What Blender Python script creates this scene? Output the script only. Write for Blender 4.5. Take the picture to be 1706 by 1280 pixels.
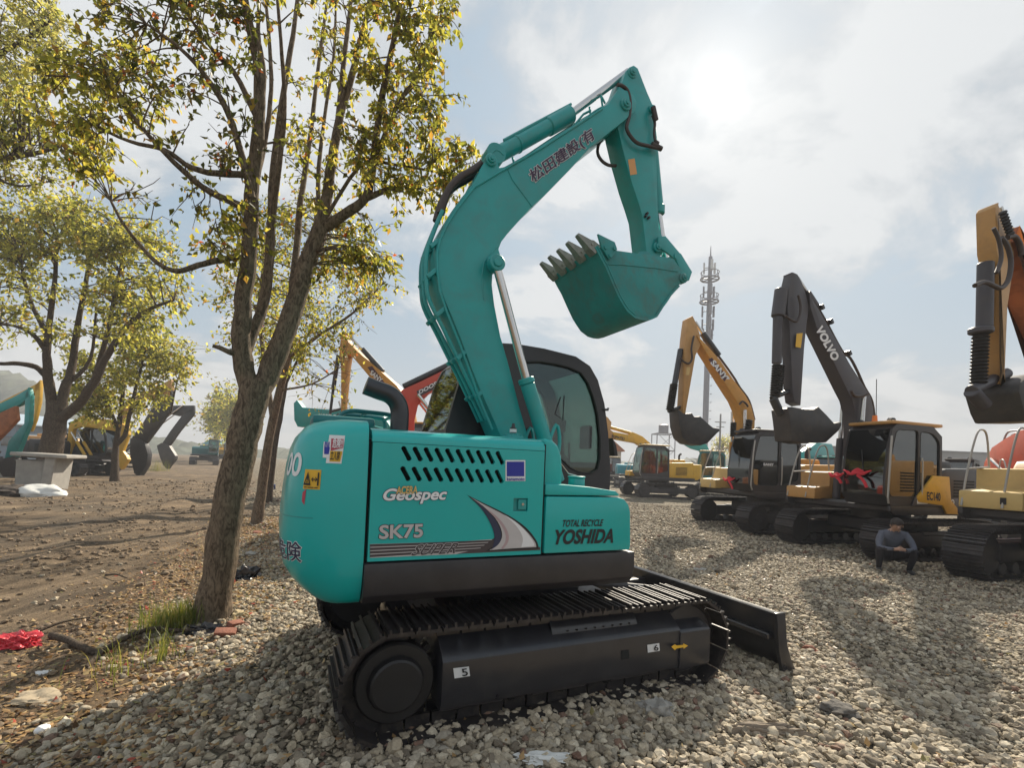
import bpy, bmesh, math, random
import numpy as np
from mathutils import Vector, Matrix

random.seed(7)
RNG = np.random.default_rng(11)
for _o in list(bpy.data.objects):
    bpy.data.objects.remove(_o)
SC = bpy.context.scene
COL = SC.collection
rad = math.radians

# ------------------------------------------------------------------ camera
F, H, PITCH, ROLL, SH = 800.0, 1.65, rad(1.5), rad(2.4), 112.0
cd = bpy.data.cameras.new('camera')
cam = bpy.data.objects.new('camera', cd)
COL.objects.link(cam)
cd.sensor_width = 36.0
cd.lens = F / 1706.0 * 36.0
cd.shift_y = SH / 1706.0
cd.clip_start, cd.clip_end = 0.05, 3000.0
CM = Matrix.Rotation(math.pi / 2 + PITCH, 3, 'X') @ Matrix.Rotation(ROLL, 3, 'Z')
cam.matrix_world = Matrix.Translation((0, 0, H)) @ CM.to_4x4()
SC.camera = cam


def ray(u, v):
    return CM @ Vector(((u - 853) / F, (640 - v + SH) / F, -1))


def W(u, v, D):
    """world point seen at pixel (u, v) of the photograph, D metres along +Y"""
    d = ray(u, v)
    return Vector((0, 0, H)) + d * (D / d.y)


def GP(u, v, z=0.0):
    d = ray(u, v)
    return Vector((0, 0, H)) + d * ((z - H) / d.z)


def pix(p):
    q = CM.transposed() @ (Vector(p) - Vector((0, 0, H)))
    return 853 + F * q.x / -q.z, 640 + SH - F * q.y / -q.z


# ------------------------------------------------------------------ light
SUN = ray(1195, 140).normalized()
SUN_EL = math.asin(SUN.z)
SUN_AZ = math.atan2(SUN.x, SUN.y)
sl = bpy.data.lights.new('sun', 'SUN')
sl.energy = 5.0
sl.angle = rad(0.9)
sl.color = (1.0, 0.9, 0.74)
so = bpy.data.objects.new('sun', sl)
so.rotation_euler = SUN.to_track_quat('Z', 'Y').to_euler()
so.location = (0, 0, 60)
COL.objects.link(so)

wd = bpy.data.worlds.new('World')
SC.world = wd
wd.use_nodes = True
SC.view_settings.view_transform = 'Standard'
SC.view_settings.look = 'None'
SC.view_settings.gamma = 1.0
SC.view_settings.exposure = 0.74
SC.cycles.max_bounces = 6
SC.cycles.diffuse_bounces = 3
SC.cycles.glossy_bounces = 3
SC.cycles.transmission_bounces = 4
SC.cycles.transparent_max_bounces = 12
SC.cycles.volume_bounces = 0
SC.cycles.caustics_reflective = False
SC.cycles.caustics_refractive = False


class NT:
    """small helper for node trees"""

    def __init__(s, tree):
        s.t = tree
        s.t.nodes.clear()

    def n(s, typ, ins=None, **kw):
        nd = s.t.nodes.new(typ)
        for k, v in kw.items():
            setattr(nd, k, v)
        for k, v in (ins or {}).items():
            if isinstance(v, bpy.types.NodeSocket):
                s.t.links.new(v, nd.inputs[k])
            else:
                nd.inputs[k].default_value = v
        return nd

    def math(s, op, a, b=0.0, c=None, clamp=False):
        nd = s.n('ShaderNodeMath', operation=op, use_clamp=clamp)
        for i, v in enumerate((a, b) if c is None else (a, b, c)):
            if isinstance(v, bpy.types.NodeSocket):
                s.t.links.new(v, nd.inputs[i])
            else:
                nd.inputs[i].default_value = v
        return nd.outputs[0]

    def mix(s, f, a, b, blend='MIX'):
        nd = s.n('ShaderNodeMix', data_type='RGBA', blend_type=blend)
        for i, v in ((0, f), (6, a), (7, b)):
            if isinstance(v, bpy.types.NodeSocket):
                s.t.links.new(v, nd.inputs[i])
            else:
                nd.inputs[i].default_value = (*v, 1) if isinstance(v, tuple) and len(v) == 3 else v
        return nd.outputs[2]

    def ramp(s, f, stops, interp='LINEAR'):
        nd = s.n('ShaderNodeValToRGB', {'Fac': f})
        cr = nd.color_ramp
        cr.interpolation = interp
        while len(cr.elements) < len(stops):
            cr.elements.new(0.5)
        for e, (p, c) in zip(cr.elements, stops):
            e.position = p
            e.color = (c, c, c, 1) if not isinstance(c, tuple) else (*c, 1)
        return nd.outputs[0]

    def noise(s, vec, scale, detail=4.0, rough=0.55, dist=0.0):
        nd = s.n('ShaderNodeTexNoise', {'Scale': scale, 'Detail': detail, 'Roughness': rough, 'Distortion': dist})
        if vec is not None:
            s.t.links.new(vec, nd.inputs['Vector'])
        return nd.outputs['Fac']


def build_sky():
    g = NT(wd.node_tree)
    sky = g.n('ShaderNodeTexSky', sky_type='NISHITA', sun_disc=False, sun_elevation=SUN_EL, sun_rotation=SUN_AZ,
              air_density=1.3, dust_density=3.0, ozone_density=1.0, altitude=50.0)
    geo = g.n('ShaderNodeTexCoord').outputs['Generated']
    sep = g.n('ShaderNodeSeparateXYZ', {0: geo})
    z = g.math('MAXIMUM', sep.outputs[2], 0.0)
    inv = g.math('DIVIDE', 1.0, g.math('ADD', z, 0.22))
    px = g.math('MULTIPLY', sep.outputs[0], inv)
    py = g.math('MULTIPLY', sep.outputs[1], inv)
    vec = g.n('ShaderNodeCombineXYZ', {0: px, 1: py, 2: 14.9}).outputs[0]
    n1 = g.noise(vec, 1.45, 8.0, 0.60, 0.35)
    n2 = g.noise(vec, 0.55, 2.0, 0.5, 0.0)
    m = g.math('ADD', g.math('MULTIPLY', n1, 0.65), g.math('MULTIPLY', n2, 0.35))
    mask = g.ramp(m, [(0.46, 0.0), (0.495, 0.5), (0.53, 1.0)], 'EASE')
    dot = g.n('ShaderNodeVectorMath', {0: geo, 1: tuple(SUN)}, operation='DOT_PRODUCT').outputs['Value']
    d0 = g.math('MAXIMUM', dot, 0.0)
    wide = g.math('POWER', d0, 9.0)
    mid = g.math('POWER', d0, 60.0)
    core = g.math('POWER', d0, 5500.0)
    halo = g.math('POWER', d0, 420.0)
    low = g.math('POWER', g.math('SUBTRACT', 1.0, z, clamp=True), 7.0)
    blue = g.mix(0.93, sky.outputs[0], (2.3, 3.05, 3.75))
    blue = g.mix(1.0, blue, (0.10, 0.10, 0.10), 'MULTIPLY')
    blue = g.mix(low, blue, (0.40, 0.405, 0.405))
    shade = g.ramp(n1, [(0.42, (0.285, 0.31, 0.345)), (0.49, (0.37, 0.39, 0.41)), (0.57, (0.495, 0.505, 0.51))])
    shade = g.mix(low, shade, (0.41, 0.41, 0.405))
    c = g.mix(g.math('MULTIPLY', mask, 0.9), blue, shade)
    veil = g.math('ADD', 0.25, g.math('MULTIPLY', mask, 0.75))
    glow = g.math('ADD', g.math('MULTIPLY', wide, 0.025), g.math('MULTIPLY', mid, g.math('MULTIPLY', veil, 0.05)))
    glow = g.math('ADD', glow, g.math('ADD', g.math('MULTIPLY', core, 0.7), g.math('MULTIPLY', halo, 0.13)))
    gc = g.n('ShaderNodeCombineXYZ', {0: glow, 1: g.math('MULTIPLY', glow, 0.985), 2: g.math('MULTIPLY', glow, 0.93)}).outputs[0]
    c = g.mix(1.0, c, gc, 'ADD')
    bg = g.n('ShaderNodeBackground', {'Color': c, 'Strength': 1.0})
    out = g.n('ShaderNodeOutputWorld', {'Surface': bg.outputs[0]})


build_sky()

# ------------------------------------------------------------------ materials
MATS = {}


def mat(name, col, rough=0.5, metal=0.0, var=0.06, scale=3.0, bump=0.0, bscale=40.0, coat=0.0, dirt=None, dirt_amt=0.0, spec=0.5):
    if name in MATS:
        return MATS[name]
    m = bpy.data.materials.new(name)
    m.use_nodes = True
    g = NT(m.node_tree)
    tc = g.n('ShaderNodeTexCoord').outputs['Object']
    n = g.noise(tc, scale, 5.0, 0.6)
    lo = tuple(max(0, c * (1 - var)) for c in col)
    hi = tuple(c * (1 + var) for c in col)
    c = g.ramp(n, [(0.3, lo), (0.7, hi)])
    r = g.math('ADD', rough - 0.08, g.math('MULTIPLY', n, 0.16))
    if dirt is not None:
        n2 = g.noise(tc, scale * 2.3, 8.0, 0.7, 0.6)
        f = g.ramp(n2, [(0.48, 0.0), (0.68, dirt_amt)])
        c = g.mix(f, c, dirt)
        r = g.math('ADD', r, g.math('MULTIPLY', f, 0.4))
    p = g.n('ShaderNodeBsdfPrincipled', {'Base Color': c, 'Roughness': r, 'Metallic': metal, 'Coat Weight': coat, 'Coat Roughness': 0.15, 'Specular IOR Level': spec})
    if bump:
        bn = g.noise(tc, bscale, 4.0, 0.6)
        b = g.n('ShaderNodeBump', {'Height': bn, 'Strength': bump, 'Distance': 0.02})
        m.node_tree.links.new(b.outputs[0], p.inputs['Normal'])
    g.n('ShaderNodeOutputMaterial', {'Surface': p.outputs[0]})
    MATS[name] = m
    return m


def glass_mat(name, tint, refl=0.10):
    if name in MATS:
        return MATS[name]
    m = bpy.data.materials.new(name)
    m.use_nodes = True
    g = NT(m.node_tree)
    lw = g.n('ShaderNodeLayerWeight', {'Blend': 0.35})
    f = g.math('ADD', refl, g.math('MULTIPLY', lw.outputs['Fresnel'], 0.55), clamp=True)
    t = g.n('ShaderNodeBsdfTransparent', {'Color': (*tint, 1)})
    gl = g.n('ShaderNodeBsdfGlossy', {'Color': (0.9, 0.92, 0.92, 1), 'Roughness': 0.03})
    mx = g.n('ShaderNodeMixShader', {0: f, 1: t.outputs[0], 2: gl.outputs[0]})
    g.n('ShaderNodeOutputMaterial', {'Surface': mx.outputs[0]})
    MATS[name] = m
    return m


def leaf_mat(name, trans=0.5, gain=1.0):
    if name in MATS:
        return MATS[name]
    m = bpy.data.materials.new(name)
    m.use_nodes = True
    g = NT(m.node_tree)
    a = g.n('ShaderNodeAttribute', attribute_name='tone').outputs['Color']
    p = g.n('ShaderNodeBsdfPrincipled', {'Base Color': a, 'Roughness': 0.45, 'Specular IOR Level': 0.35})
    tl = g.n('ShaderNodeBsdfTranslucent', {'Color': g.mix(1.0, a, (1.8 * gain, 1.72 * gain, 1.05 * gain), 'MULTIPLY')})
    mx = g.n('ShaderNodeMixShader', {0: trans, 1: p.outputs[0], 2: tl.outputs[0]})
    g.n('ShaderNodeOutputMaterial', {'Surface': mx.outputs[0]})
    MATS[name] = m
    return m


def bark_mat(name, c0, c1, scale=14.0):
    if name in MATS:
        return MATS[name]
    m = bpy.data.materials.new(name)
    m.use_nodes = True
    g = NT(m.node_tree)
    tc = g.n('ShaderNodeTexCoord').outputs['Object']
    mp = g.n('ShaderNodeMapping', {'Vector': tc, 'Scale': (1, 1, 0.35)}).outputs[0]
    n = g.noise(mp, scale * 2.2, 8.0, 0.7, 1.2)
    n2 = g.noise(tc, scale * 0.25, 4.0, 0.6)
    c = g.ramp(n, [(0.40, c0), (0.60, c1)])
    c = g.mix(g.ramp(n2, [(0.55, 0.0), (0.75, 0.35)]), c, (0.15, 0.14, 0.09))
    b = g.n('ShaderNodeBump', {'Height': n, 'Strength': 0.9, 'Distance': 0.02})
    p = g.n('ShaderNodeBsdfPrincipled', {'Base Color': c, 'Roughness': 0.9, 'Normal': b.outputs[0], 'Specular IOR Level': 0.2})
    g.n('ShaderNodeOutputMaterial', {'Surface': p.outputs[0]})
    MATS[name] = m
    return m


TEAL = mat('teal_paint', (0.002, 0.39, 0.375), 0.30, var=0.05, scale=1.3, coat=0.5, dirt=(0.06, 0.30, 0.27), dirt_amt=0.12, spec=0.4)
TEAL2 = mat('teal_paint_worn', (0.014, 0.30, 0.295), 0.42, var=0.10, scale=2.0, coat=0.15, dirt=(0.10, 0.17, 0.15), dirt_amt=0.30)
TEALB = mat('teal_bucket_paint', (0.022, 0.255, 0.25), 0.55, var=0.16, scale=2.2, dirt=(0.13, 0.135, 0.12), dirt_amt=0.5, bump=0.15, bscale=14)
BLACK = mat('black_paint', (0.030, 0.028, 0.032), 0.40, var=0.2, scale=2.5, dirt=(0.07, 0.06, 0.055), dirt_amt=0.35)
BLACKG = mat('black_gloss_paint', (0.022, 0.022, 0.027), 0.30, var=0.12, scale=2.0, coat=0.2, dirt=(0.07, 0.065, 0.06), dirt_amt=0.25)
STEEL = mat('dark_track_steel', (0.030, 0.027, 0.029), 0.36, metal=0.35, var=0.3, scale=6.0, dirt=(0.11, 0.09, 0.07), dirt_amt=0.45)
RUBBER = mat('black_rubber', (0.02, 0.018, 0.018), 0.55, var=0.2)
HOSE = mat('brown_black_hose', (0.045, 0.03, 0.026), 0.5, var=0.2)
CHROME = mat('chrome_rod', (0.62, 0.60, 0.58), 0.16, metal=1.0, var=0.05)
DGREY = mat('dark_grey_plastic', (0.035, 0.035, 0.038), 0.6, var=0.1)
VOID = mat('dark_interior', (0.008, 0.010, 0.010), 0.9, var=0.1)
WHITE = mat('white_vinyl', (0.74, 0.74, 0.75), 0.5, var=0.03)
NAVY = mat('navy_vinyl', (0.025, 0.03, 0.07), 0.45, var=0.05)
PURP = mat('dark_purple_vinyl', (0.045, 0.018, 0.05), 0.5, var=0.1)
INK = mat('black_ink', (0.012, 0.012, 0.014), 0.5, var=0.05)
SILVER = mat('silver_vinyl', (0.50, 0.47, 0.47), 0.4, var=0.06, scale=9)
BROWNV = mat('brown_stripe_vinyl', (0.055, 0.042, 0.045), 0.45, var=0.1)
YELV = mat('yellow_vinyl', (0.72, 0.42, 0.03), 0.5, var=0.06)
REDV = mat('red_vinyl', (0.42, 0.05, 0.08), 0.5, var=0.1)
BLUEV = mat('blue_vinyl', (0.02, 0.03, 0.30), 0.45, var=0.06)
PAPER = mat('white_paper', (0.62, 0.62, 0.62), 0.8, var=0.1)
GLASS = glass_mat('tinted_glass', (0.50, 0.64, 0.60), 0.05)
GLASSD = glass_mat('dark_glass', (0.14, 0.16, 0.17), 0.10)
YEL = mat('sun_faded_yellow_paint', (0.56, 0.27, 0.045), 0.45, var=0.08, scale=1.5, dirt=(0.2, 0.13, 0.06), dirt_amt=0.3)
YELB = mat('bright_yellow_paint', (0.62, 0.36, 0.03), 0.45, var=0.08, scale=1.5, dirt=(0.25, 0.16, 0.06), dirt_amt=0.3)
CREAM = mat('pale_yellow_paint', (0.62, 0.44, 0.17), 0.45, var=0.06, scale=1.5, dirt=(0.3, 0.22, 0.12), dirt_amt=0.25)
TAN = mat('tan_yellow_paint', (0.50, 0.27, 0.085), 0.45, var=0.08, scale=1.2, dirt=(0.22, 0.14, 0.08), dirt_amt=0.3)
SHADEIRON = mat('shade_darkened_iron', (0.010, 0.009, 0.010), 0.5, var=0.3, scale=6, dirt=(0.03, 0.025, 0.02), dirt_amt=0.4)  # black iron, base colour darkened for the shade below the machine
ORANGE = mat('orange_red_paint', (0.52, 0.085, 0.025), 0.42, var=0.08, scale=1.2, dirt=(0.25, 0.09, 0.05), dirt_amt=0.25)
REDP = mat('faded_red_paint', (0.50, 0.07, 0.045), 0.45, var=0.08, scale=1.2)
RUST = mat('rusty_orange_paint', (0.34, 0.11, 0.035), 0.6, var=0.2, scale=2.5, dirt=(0.1, 0.05, 0.03), dirt_amt=0.5)
VGREY = mat('warm_dark_grey_paint', (0.058, 0.052, 0.060), 0.45, var=0.1, scale=1.5, dirt=(0.10, 0.085, 0.07), dirt_amt=0.3)
BUCK = mat('worn_bucket_steel', (0.05, 0.046, 0.046), 0.5, metal=0.2, var=0.25, scale=2.5, dirt=(0.12, 0.10, 0.08), dirt_amt=0.4)
TRACKD = mat('dusty_track_steel', (0.040, 0.036, 0.040), 0.45, metal=0.2, var=0.3, scale=4.0, dirt=(0.12, 0.10, 0.08), dirt_amt=0.4)
DTEAL = mat('deep_teal_paint', (0.010, 0.13, 0.14), 0.45, var=0.1)
BTEAL = mat('blue_teal_paint', (0.02, 0.26, 0.33), 0.45, var=0.08)
RAIL = mat('pale_handrail_paint', (0.40, 0.385, 0.36), 0.4, var=0.06)
RIB = mat('red_ribbon_cloth', (0.62, 0.03, 0.05), 0.8, var=0.15)
BEACON = mat('amber_beacon_plastic', (0.85, 0.22, 0.03), 0.25, var=0.05)
CONC = mat('weathered_concrete', (0.34, 0.32, 0.29), 0.9, var=0.15, scale=4, bump=0.3, bscale=60)
SACK = mat('white_woven_sack', (0.62, 0.62, 0.60), 0.8, var=0.1, bump=0.4, bscale=9)
GALV = mat('galvanised_grey_steel', (0.30, 0.29, 0.31), 0.5, metal=0.3, var=0.06)
WALLG = mat('grey_rendered_wall', (0.22, 0.21, 0.21), 0.85, var=0.1, scale=0.4)
BARK = bark_mat('brown_bark', (0.075, 0.055, 0.039), (0.235, 0.177, 0.124))
TOOTH = mat('worn_tooth_steel', (0.25, 0.25, 0.22), 0.5, metal=0.25, var=0.2, scale=8, dirt=(0.06, 0.12, 0.11), dirt_amt=0.5)
BARKD = bark_mat('dark_bark', (0.045, 0.033, 0.025), (0.12, 0.09, 0.066))


# ------------------------------------------------------------------ mesh helpers
class MB:
    def __init__(s):
        s.bm = bmesh.new()

    def _merge(s, b, bev=0.0, seg=2, M=None, mi=0):
        if bev > 0:
            b.normal_update()
            ed = [e for e in b.edges if len(e.link_faces) == 2 and e.calc_face_angle(0) > rad(28)]
            if ed:
                bmesh.ops.bevel(b, geom=ed, offset=bev, segments=seg, affect='EDGES', clamp_overlap=True, profile=0.6)
        for f in b.faces:
            f.material_index = mi
        me = bpy.data.meshes.new('tmp')
        b.to_mesh(me)
        b.free()
        if M is not None:
            me.transform(M)
        s.bm.from_mesh(me)
        bpy.data.meshes.remove(me)
        return s

    def raw(s, vs, fs, mi=0):
        v = [s.bm.verts.new(p) for p in vs]
        for f in fs:
            try:
                fc = s.bm.faces.new([v[i] for i in f])
                fc.material_index = mi
            except ValueError:
                pass
        return s

    def box(s, c, d, bev=0.0, rz=0.0, ry=0.0, rx=0.0, mi=0, seg=1):
        b = bmesh.new()
        bmesh.ops.create_cube(b, size=1.0)
        for v in b.verts:
            v.co = Vector((v.co.x * d[0], v.co.y * d[1], v.co.z * d[2]))
        M = Matrix.Translation(c) @ Matrix.Rotation(rz, 4, 'Z') @ Matrix.Rotation(ry, 4, 'Y') @ Matrix.Rotation(rx, 4, 'X')
        return s._merge(b, bev, seg, M, mi)

    def prism(s, pts, a0, a1, bev=0.0, axis='y', seg=2, mi=0):
        """closed 2D outline extruded; axis y: pts are (x,z); axis x: pts are (y,z); axis z: pts are (x,y)"""
        b = bmesh.new()

        def mk(p, a):
            return {'y': (p[0], a, p[1]), 'x': (a, p[0], p[1]), 'z': (p[0], p[1], a)}[axis]
        A = [b.verts.new(mk(p, a0)) for p in pts]
        B = [b.verts.new(mk(p, a1)) for p in pts]
        n = len(pts)
        b.faces.new(A)
        b.faces.new(B[::-1])
        for i in range(n):
            j = (i + 1) % n
            b.faces.new((A[j], A[i], B[i], B[j]))
        bmesh.ops.recalc_face_normals(b, faces=b.faces)
        return s._merge(b, bev, seg, None, mi)

    def strip(s, pts, a0, a1, t, bev=0.0, axis='y', mi=0):
        """open polyline thickened by t to its left side and extruded"""
        P = [Vector(p) for p in pts]
        Q = []
        for i in range(len(P)):
            d = (P[min(i + 1, len(P) - 1)] - P[max(i - 1, 0)]).normalized()
            Q.append(P[i] + Vector((-d.y, d.x)) * t)
        return s.prism([tuple(p) for p in P] + [tuple(q) for q in Q[::-1]], a0, a1, bev, axis, mi=mi)

    def cyl(s, p0, p1, r0, r1=None, n=20, mi=0, bev=0.0):
        r1 = r0 if r1 is None else r1
        p0, p1 = Vector(p0), Vector(p1)
        d = p1 - p0
        b = bmesh.new()
        bmesh.ops.create_cone(b, cap_ends=True, segments=n, radius1=r0, radius2=r1, depth=d.length)
        M = Matrix.Translation((p0 + p1) / 2) @ d.to_track_quat('Z', 'Y').to_matrix().to_4x4()
        return s._merge(b, bev, 1, M, mi)

    def tube(s, pts, r, n=10, mi=0, cap=True):
        P = [Vector(p) for p in pts]
        R = r if isinstance(r, (list, tuple, np.ndarray)) else [r] * len(P)
        up = None
        rings = []
        for i, p in enumerate(P):
            d = (P[min(i + 1, len(P) - 1)] - P[max(i - 1, 0)])
            if d.length < 1e-9:
                d = Vector((0, 0, 1))
            d.normalize()
            if up is None:
                up = d.orthogonal().normalized()
            up = (up - d * up.dot(d))
            if up.length < 1e-6:
                up = d.orthogonal()
            up.normalize()
            sd = d.cross(up)
            rings.append([s.bm.verts.new(p + (up * math.cos(2 * math.pi * k / n) + sd * math.sin(2 * math.pi * k / n)) * R[i]) for k in range(n)])
        for A, B in zip(rings, rings[1:]):
            for k in range(n):
                f = s.bm.faces.new((A[k], A[(k + 1) % n], B[(k + 1) % n], B[k]))
                f.material_index = mi
        if cap:
            for rr in (rings[0][::-1], rings[-1]):
                f = s.bm.faces.new(rr)
                f.material_index = mi
        return s

    def bellows(s, p0, p1, r0, r1, k, n=14, mi=0):
        p0, p1 = Vector(p0), Vector(p1)
        pts, rr = [], []
        for i in range(2 * k + 1):
            pts.append(p0.lerp(p1, i / (2 * k)))
            rr.append(r0 if i % 2 == 0 else r1)
        return s.tube(pts, rr, n, mi)

    def mesh(s, name, mats, ang=32, recalc=False):
        if recalc:
            bmesh.ops.recalc_face_normals(s.bm, faces=s.bm.faces)
        me = bpy.data.meshes.new(name)
        s.bm.to_mesh(me)
        s.bm.free()
        for m in (mats if isinstance(mats, (list, tuple)) else [mats]):
            me.materials.append(m)
        if ang:
            me.polygons.foreach_set('use_smooth', [True] * len(me.polygons))
            me.set_sharp_from_angle(angle=rad(ang))
        return me

    def build(s, name, mats, parent=None, ang=32, recalc=False):
        return link(name, s.mesh(name, mats, ang, recalc), parent)


def link(name, data, parent=None):
    o = bpy.data.objects.new(name, data)
    COL.objects.link(o)
    if parent is not None:
        o.parent = parent
    return o


def tag(o, label=None, cat=None, group=None, kind=None):
    if label:
        o['label'] = label
    if cat:
        o['category'] = cat
    if group:
        o['group'] = group
    if kind:
        o['kind'] = kind
    return o


def thing(name, label, cat, loc=(0, 0, 0), rz=0.0, group=None):
    o = bpy.data.objects.new(name, None)
    o.empty_display_size = 0.2
    COL.objects.link(o)
    o.location = loc
    o.rotation_euler = (0, 0, rz)
    return tag(o, label, cat, group)


def curve_mesh(c):
    o = bpy.data.objects.new('tmp', c)
    COL.objects.link(o)
    dg = bpy.context.evaluated_depsgraph_get()
    dg.update()
    me = bpy.data.meshes.new_from_object(o.evaluated_get(dg))
    bpy.data.objects.remove(o)
    bpy.data.curves.remove(c)
    return me


def plate(outer, holes, thick, bevel=0.0):
    """flat plate with holes: (x, z) outline -> mesh lying in the XZ plane, centred on y = 0"""
    c = bpy.data.curves.new('plate', 'CURVE')
    c.dimensions = '2D'
    c.fill_mode = 'BOTH'
    c.extrude = max(0.0005, thick / 2 - bevel)
    c.bevel_depth = bevel
    c.bevel_resolution = 1
    if bevel:
        c.offset = -bevel
    for poly in [outer] + list(holes):
        sp = c.splines.new('POLY')
        sp.points.add(len(poly) - 1)
        for p, q in zip(sp.points, poly):
            p.co = (q[0], q[1], 0, 1)
        sp.use_cyclic_u = True
    me = curve_mesh(c)
    me.transform(Matrix(((1, 0, 0, 0), (0, 0, -1, 0), (0, 1, 0, 0), (0, 0, 0, 1))))
    return me


def plate_obj(name, outer, holes, y, thick, m, parent, bevel=0.0, ang=30):
    me = plate(outer, holes, thick, bevel)
    me.transform(Matrix.Translation((0, y, 0)))
    me.materials.clear()
    me.materials.append(m)
    me.polygons.foreach_set('use_smooth', [True] * len(me.polygons))
    me.set_sharp_from_angle(angle=rad(ang))
    me.name = name
    return link(name, me, parent)


def text_mesh(s, offset=0.0, shear=0.0, spacing=1.0):
    c = bpy.data.curves.new('text', 'FONT')
    c.body = s
    c.shear = shear
    c.space_character = spacing
    c.resolution_u = 4
    me = curve_mesh(c)
    if offset:
        # fatten the strokes: push every outline vertex outwards (the curve offset breaks dense characters)
        b = bmesh.new()
        b.from_mesh(me)
        bmesh.ops.remove_doubles(b, verts=b.verts, dist=1e-5)
        mv = {}
        for e in b.edges:
            if len(e.link_faces) == 1:
                f = e.link_faces[0]
                d = (e.verts[1].co - e.verts[0].co)
                nn = Vector((d.y, -d.x, 0)).normalized()
                if nn.dot(f.calc_center_median() - e.verts[0].co) > 0:
                    nn = -nn
                for v in e.verts:
                    mv.setdefault(v, []).append(nn)
        for v, l in mv.items():
            m = sum(l, Vector((0, 0, 0)))
            if m.length > 1e-6:
                v.co += m.normalized() * offset * min(1.6, len(l) / max(0.3, m.length))
        b.to_mesh(me)
        b.free()
    return me


def text_on(parent, s, bl, br, tl, m, nrm, off=0.003, bold=0.015, shear=0.0, outline=None, ow=0.05, spacing=1.0, name='lettering', mapf=None):
    """lettering whose body fills the parallelogram bl-br-tl (3D points)"""
    bl, br, tl, nrm = Vector(bl), Vector(br), Vector(tl), Vector(nrm).normalized()
    base = text_mesh(s, 0.0, shear, spacing)
    xs = [v.co.x for v in base.vertices]
    ys = [v.co.y for v in base.vertices]
    x0, x1, y0, y1 = min(xs), max(xs), min(ys), max(ys)
    bpy.data.meshes.remove(base)
    res = []
    for (b, mm, k) in ([(ow, outline, 1.0)] if outline else []) + [(bold, m, 2.0)]:
        me = text_mesh(s, b, shear, spacing)
        if mapf:
            tb = bmesh.new()
            tb.from_mesh(me)
            bmesh.ops.triangulate(tb, faces=tb.faces)
            for _ in range(2):
                bmesh.ops.subdivide_edges(tb, edges=[e for e in tb.edges if e.calc_length() > 0.12], cuts=1)
                bmesh.ops.triangulate(tb, faces=tb.faces)
            tb.to_mesh(me)
            tb.free()
        for v in me.vertices:
            a, c = (v.co.x - x0) / (x1 - x0), (v.co.y - y0) / (y1 - y0)
            if mapf:
                v.co = mapf(a, c, off * k)
            else:
                v.co = bl + (br - bl) * a + (tl - bl) * c + nrm * off * k
        me.materials.clear()
        me.materials.append(mm)
        res.append(link(name, me, parent))
    return res


def quad_on(parent, name, pts, m, nrm, off=0.002):
    n = Vector(nrm).normalized() * off
    return MB().raw([Vector(p) + n for p in pts], [list(range(len(pts)))]).build(name, m, parent, ang=0)


class Frame:
    """a machine's local frame: x forward, y left, z up; heading in degrees clockwise from +Y"""

    def __init__(s, o, deg):
        a = rad(deg)
        s.o = Vector((o[0], o[1], 0))
        s.rz = math.pi / 2 - a
        s.f = Vector((math.sin(a), math.cos(a), 0))
        s.l = Vector((-math.cos(a), math.sin(a), 0))

    def loc(s, p):
        d = p - s.o
        return Vector((d.dot(s.f), d.dot(s.l), p.z))

    def w(s, x, y, z):
        return s.o + s.f * x + s.l * y + Vector((0, 0, z))

    def at(s, u, v, y):
        d = ray(u, v)
        t = (s.l.dot(s.o) + y) / s.l.dot(d)
        return s.loc(Vector((0, 0, H)) + d * t)

    def xz(s, pts, y):
        return [(q.x, q.z) for q in (s.at(u, v, y) for u, v in pts)]


def smooth_path(P, k=4):
    P = [Vector(p) for p in P]
    out = []
    for i in range(len(P) - 1):
        a, b, c, d = P[max(i - 1, 0)], P[i], P[i + 1], P[min(i + 2, len(P) - 1)]
        for j in range(k):
            t = j / k
            out.append(0.5 * ((2 * b) + (c - a) * t + (2 * a - 5 * b + 4 * c - d) * t * t + (3 * b - a - 3 * c + d) * t ** 3))
    out.append(P[-1])
    return out


def inset2(poly, d):
    P = [Vector(p) for p in poly]
    n = len(P)
    area = sum(P[i].x * P[(i + 1) % n].y - P[(i + 1) % n].x * P[i].y for i in range(n))
    sg = 1 if area > 0 else -1
    out = []
    for i in range(n):
        a = (P[i] - P[i - 1]).normalized()
        b = (P[(i + 1) % n] - P[i]).normalized()
        na, nb = Vector((-a.y, a.x)) * sg, Vector((-b.y, b.x)) * sg
        m = (na + nb)
        m = m / max(0.35, m.length_squared / 2)
        out.append(tuple(P[i] + m * d))
    return out


def soften(poly, it=2, lim=50):
    """corner-cutting that keeps the sharp tips"""
    P = [Vector(p) for p in poly]
    for _ in range(it):
        out = []
        n = len(P)
        for i in range(n):
            a, b = P[i] - P[i - 1], P[(i + 1) % n] - P[i]
            if a.length < 1e-9 or b.length < 1e-9 or math.degrees(a.angle(b)) > lim:
                out.append(P[i])
            else:
                out += [P[i] - a * 0.25, P[i] + b * 0.25]
        P = out
    return [tuple(p) for p in P]


def round_poly(poly, r, k=4):
    P = [Vector(p) for p in poly]
    out = []
    n = len(P)
    for i in range(n):
        a, b, c = P[i - 1], P[i], P[(i + 1) % n]
        ra = min(r, (a - b).length * 0.45, (c - b).length * 0.45)
        p, q = b + (a - b).normalized() * ra, b + (c - b).normalized() * ra
        for j in range(k + 1):
            t = j / k
            out.append(tuple(p * (1 - t) ** 2 + b * 2 * t * (1 - t) + q * t * t))
    return out


# ------------------------------------------------------------------ ground
def _hash(ix, iy, s):
    h = np.sin(ix * 127.1 + iy * 311.7 + s * 74.7) * 43758.5453
    return h - np.floor(h)


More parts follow.
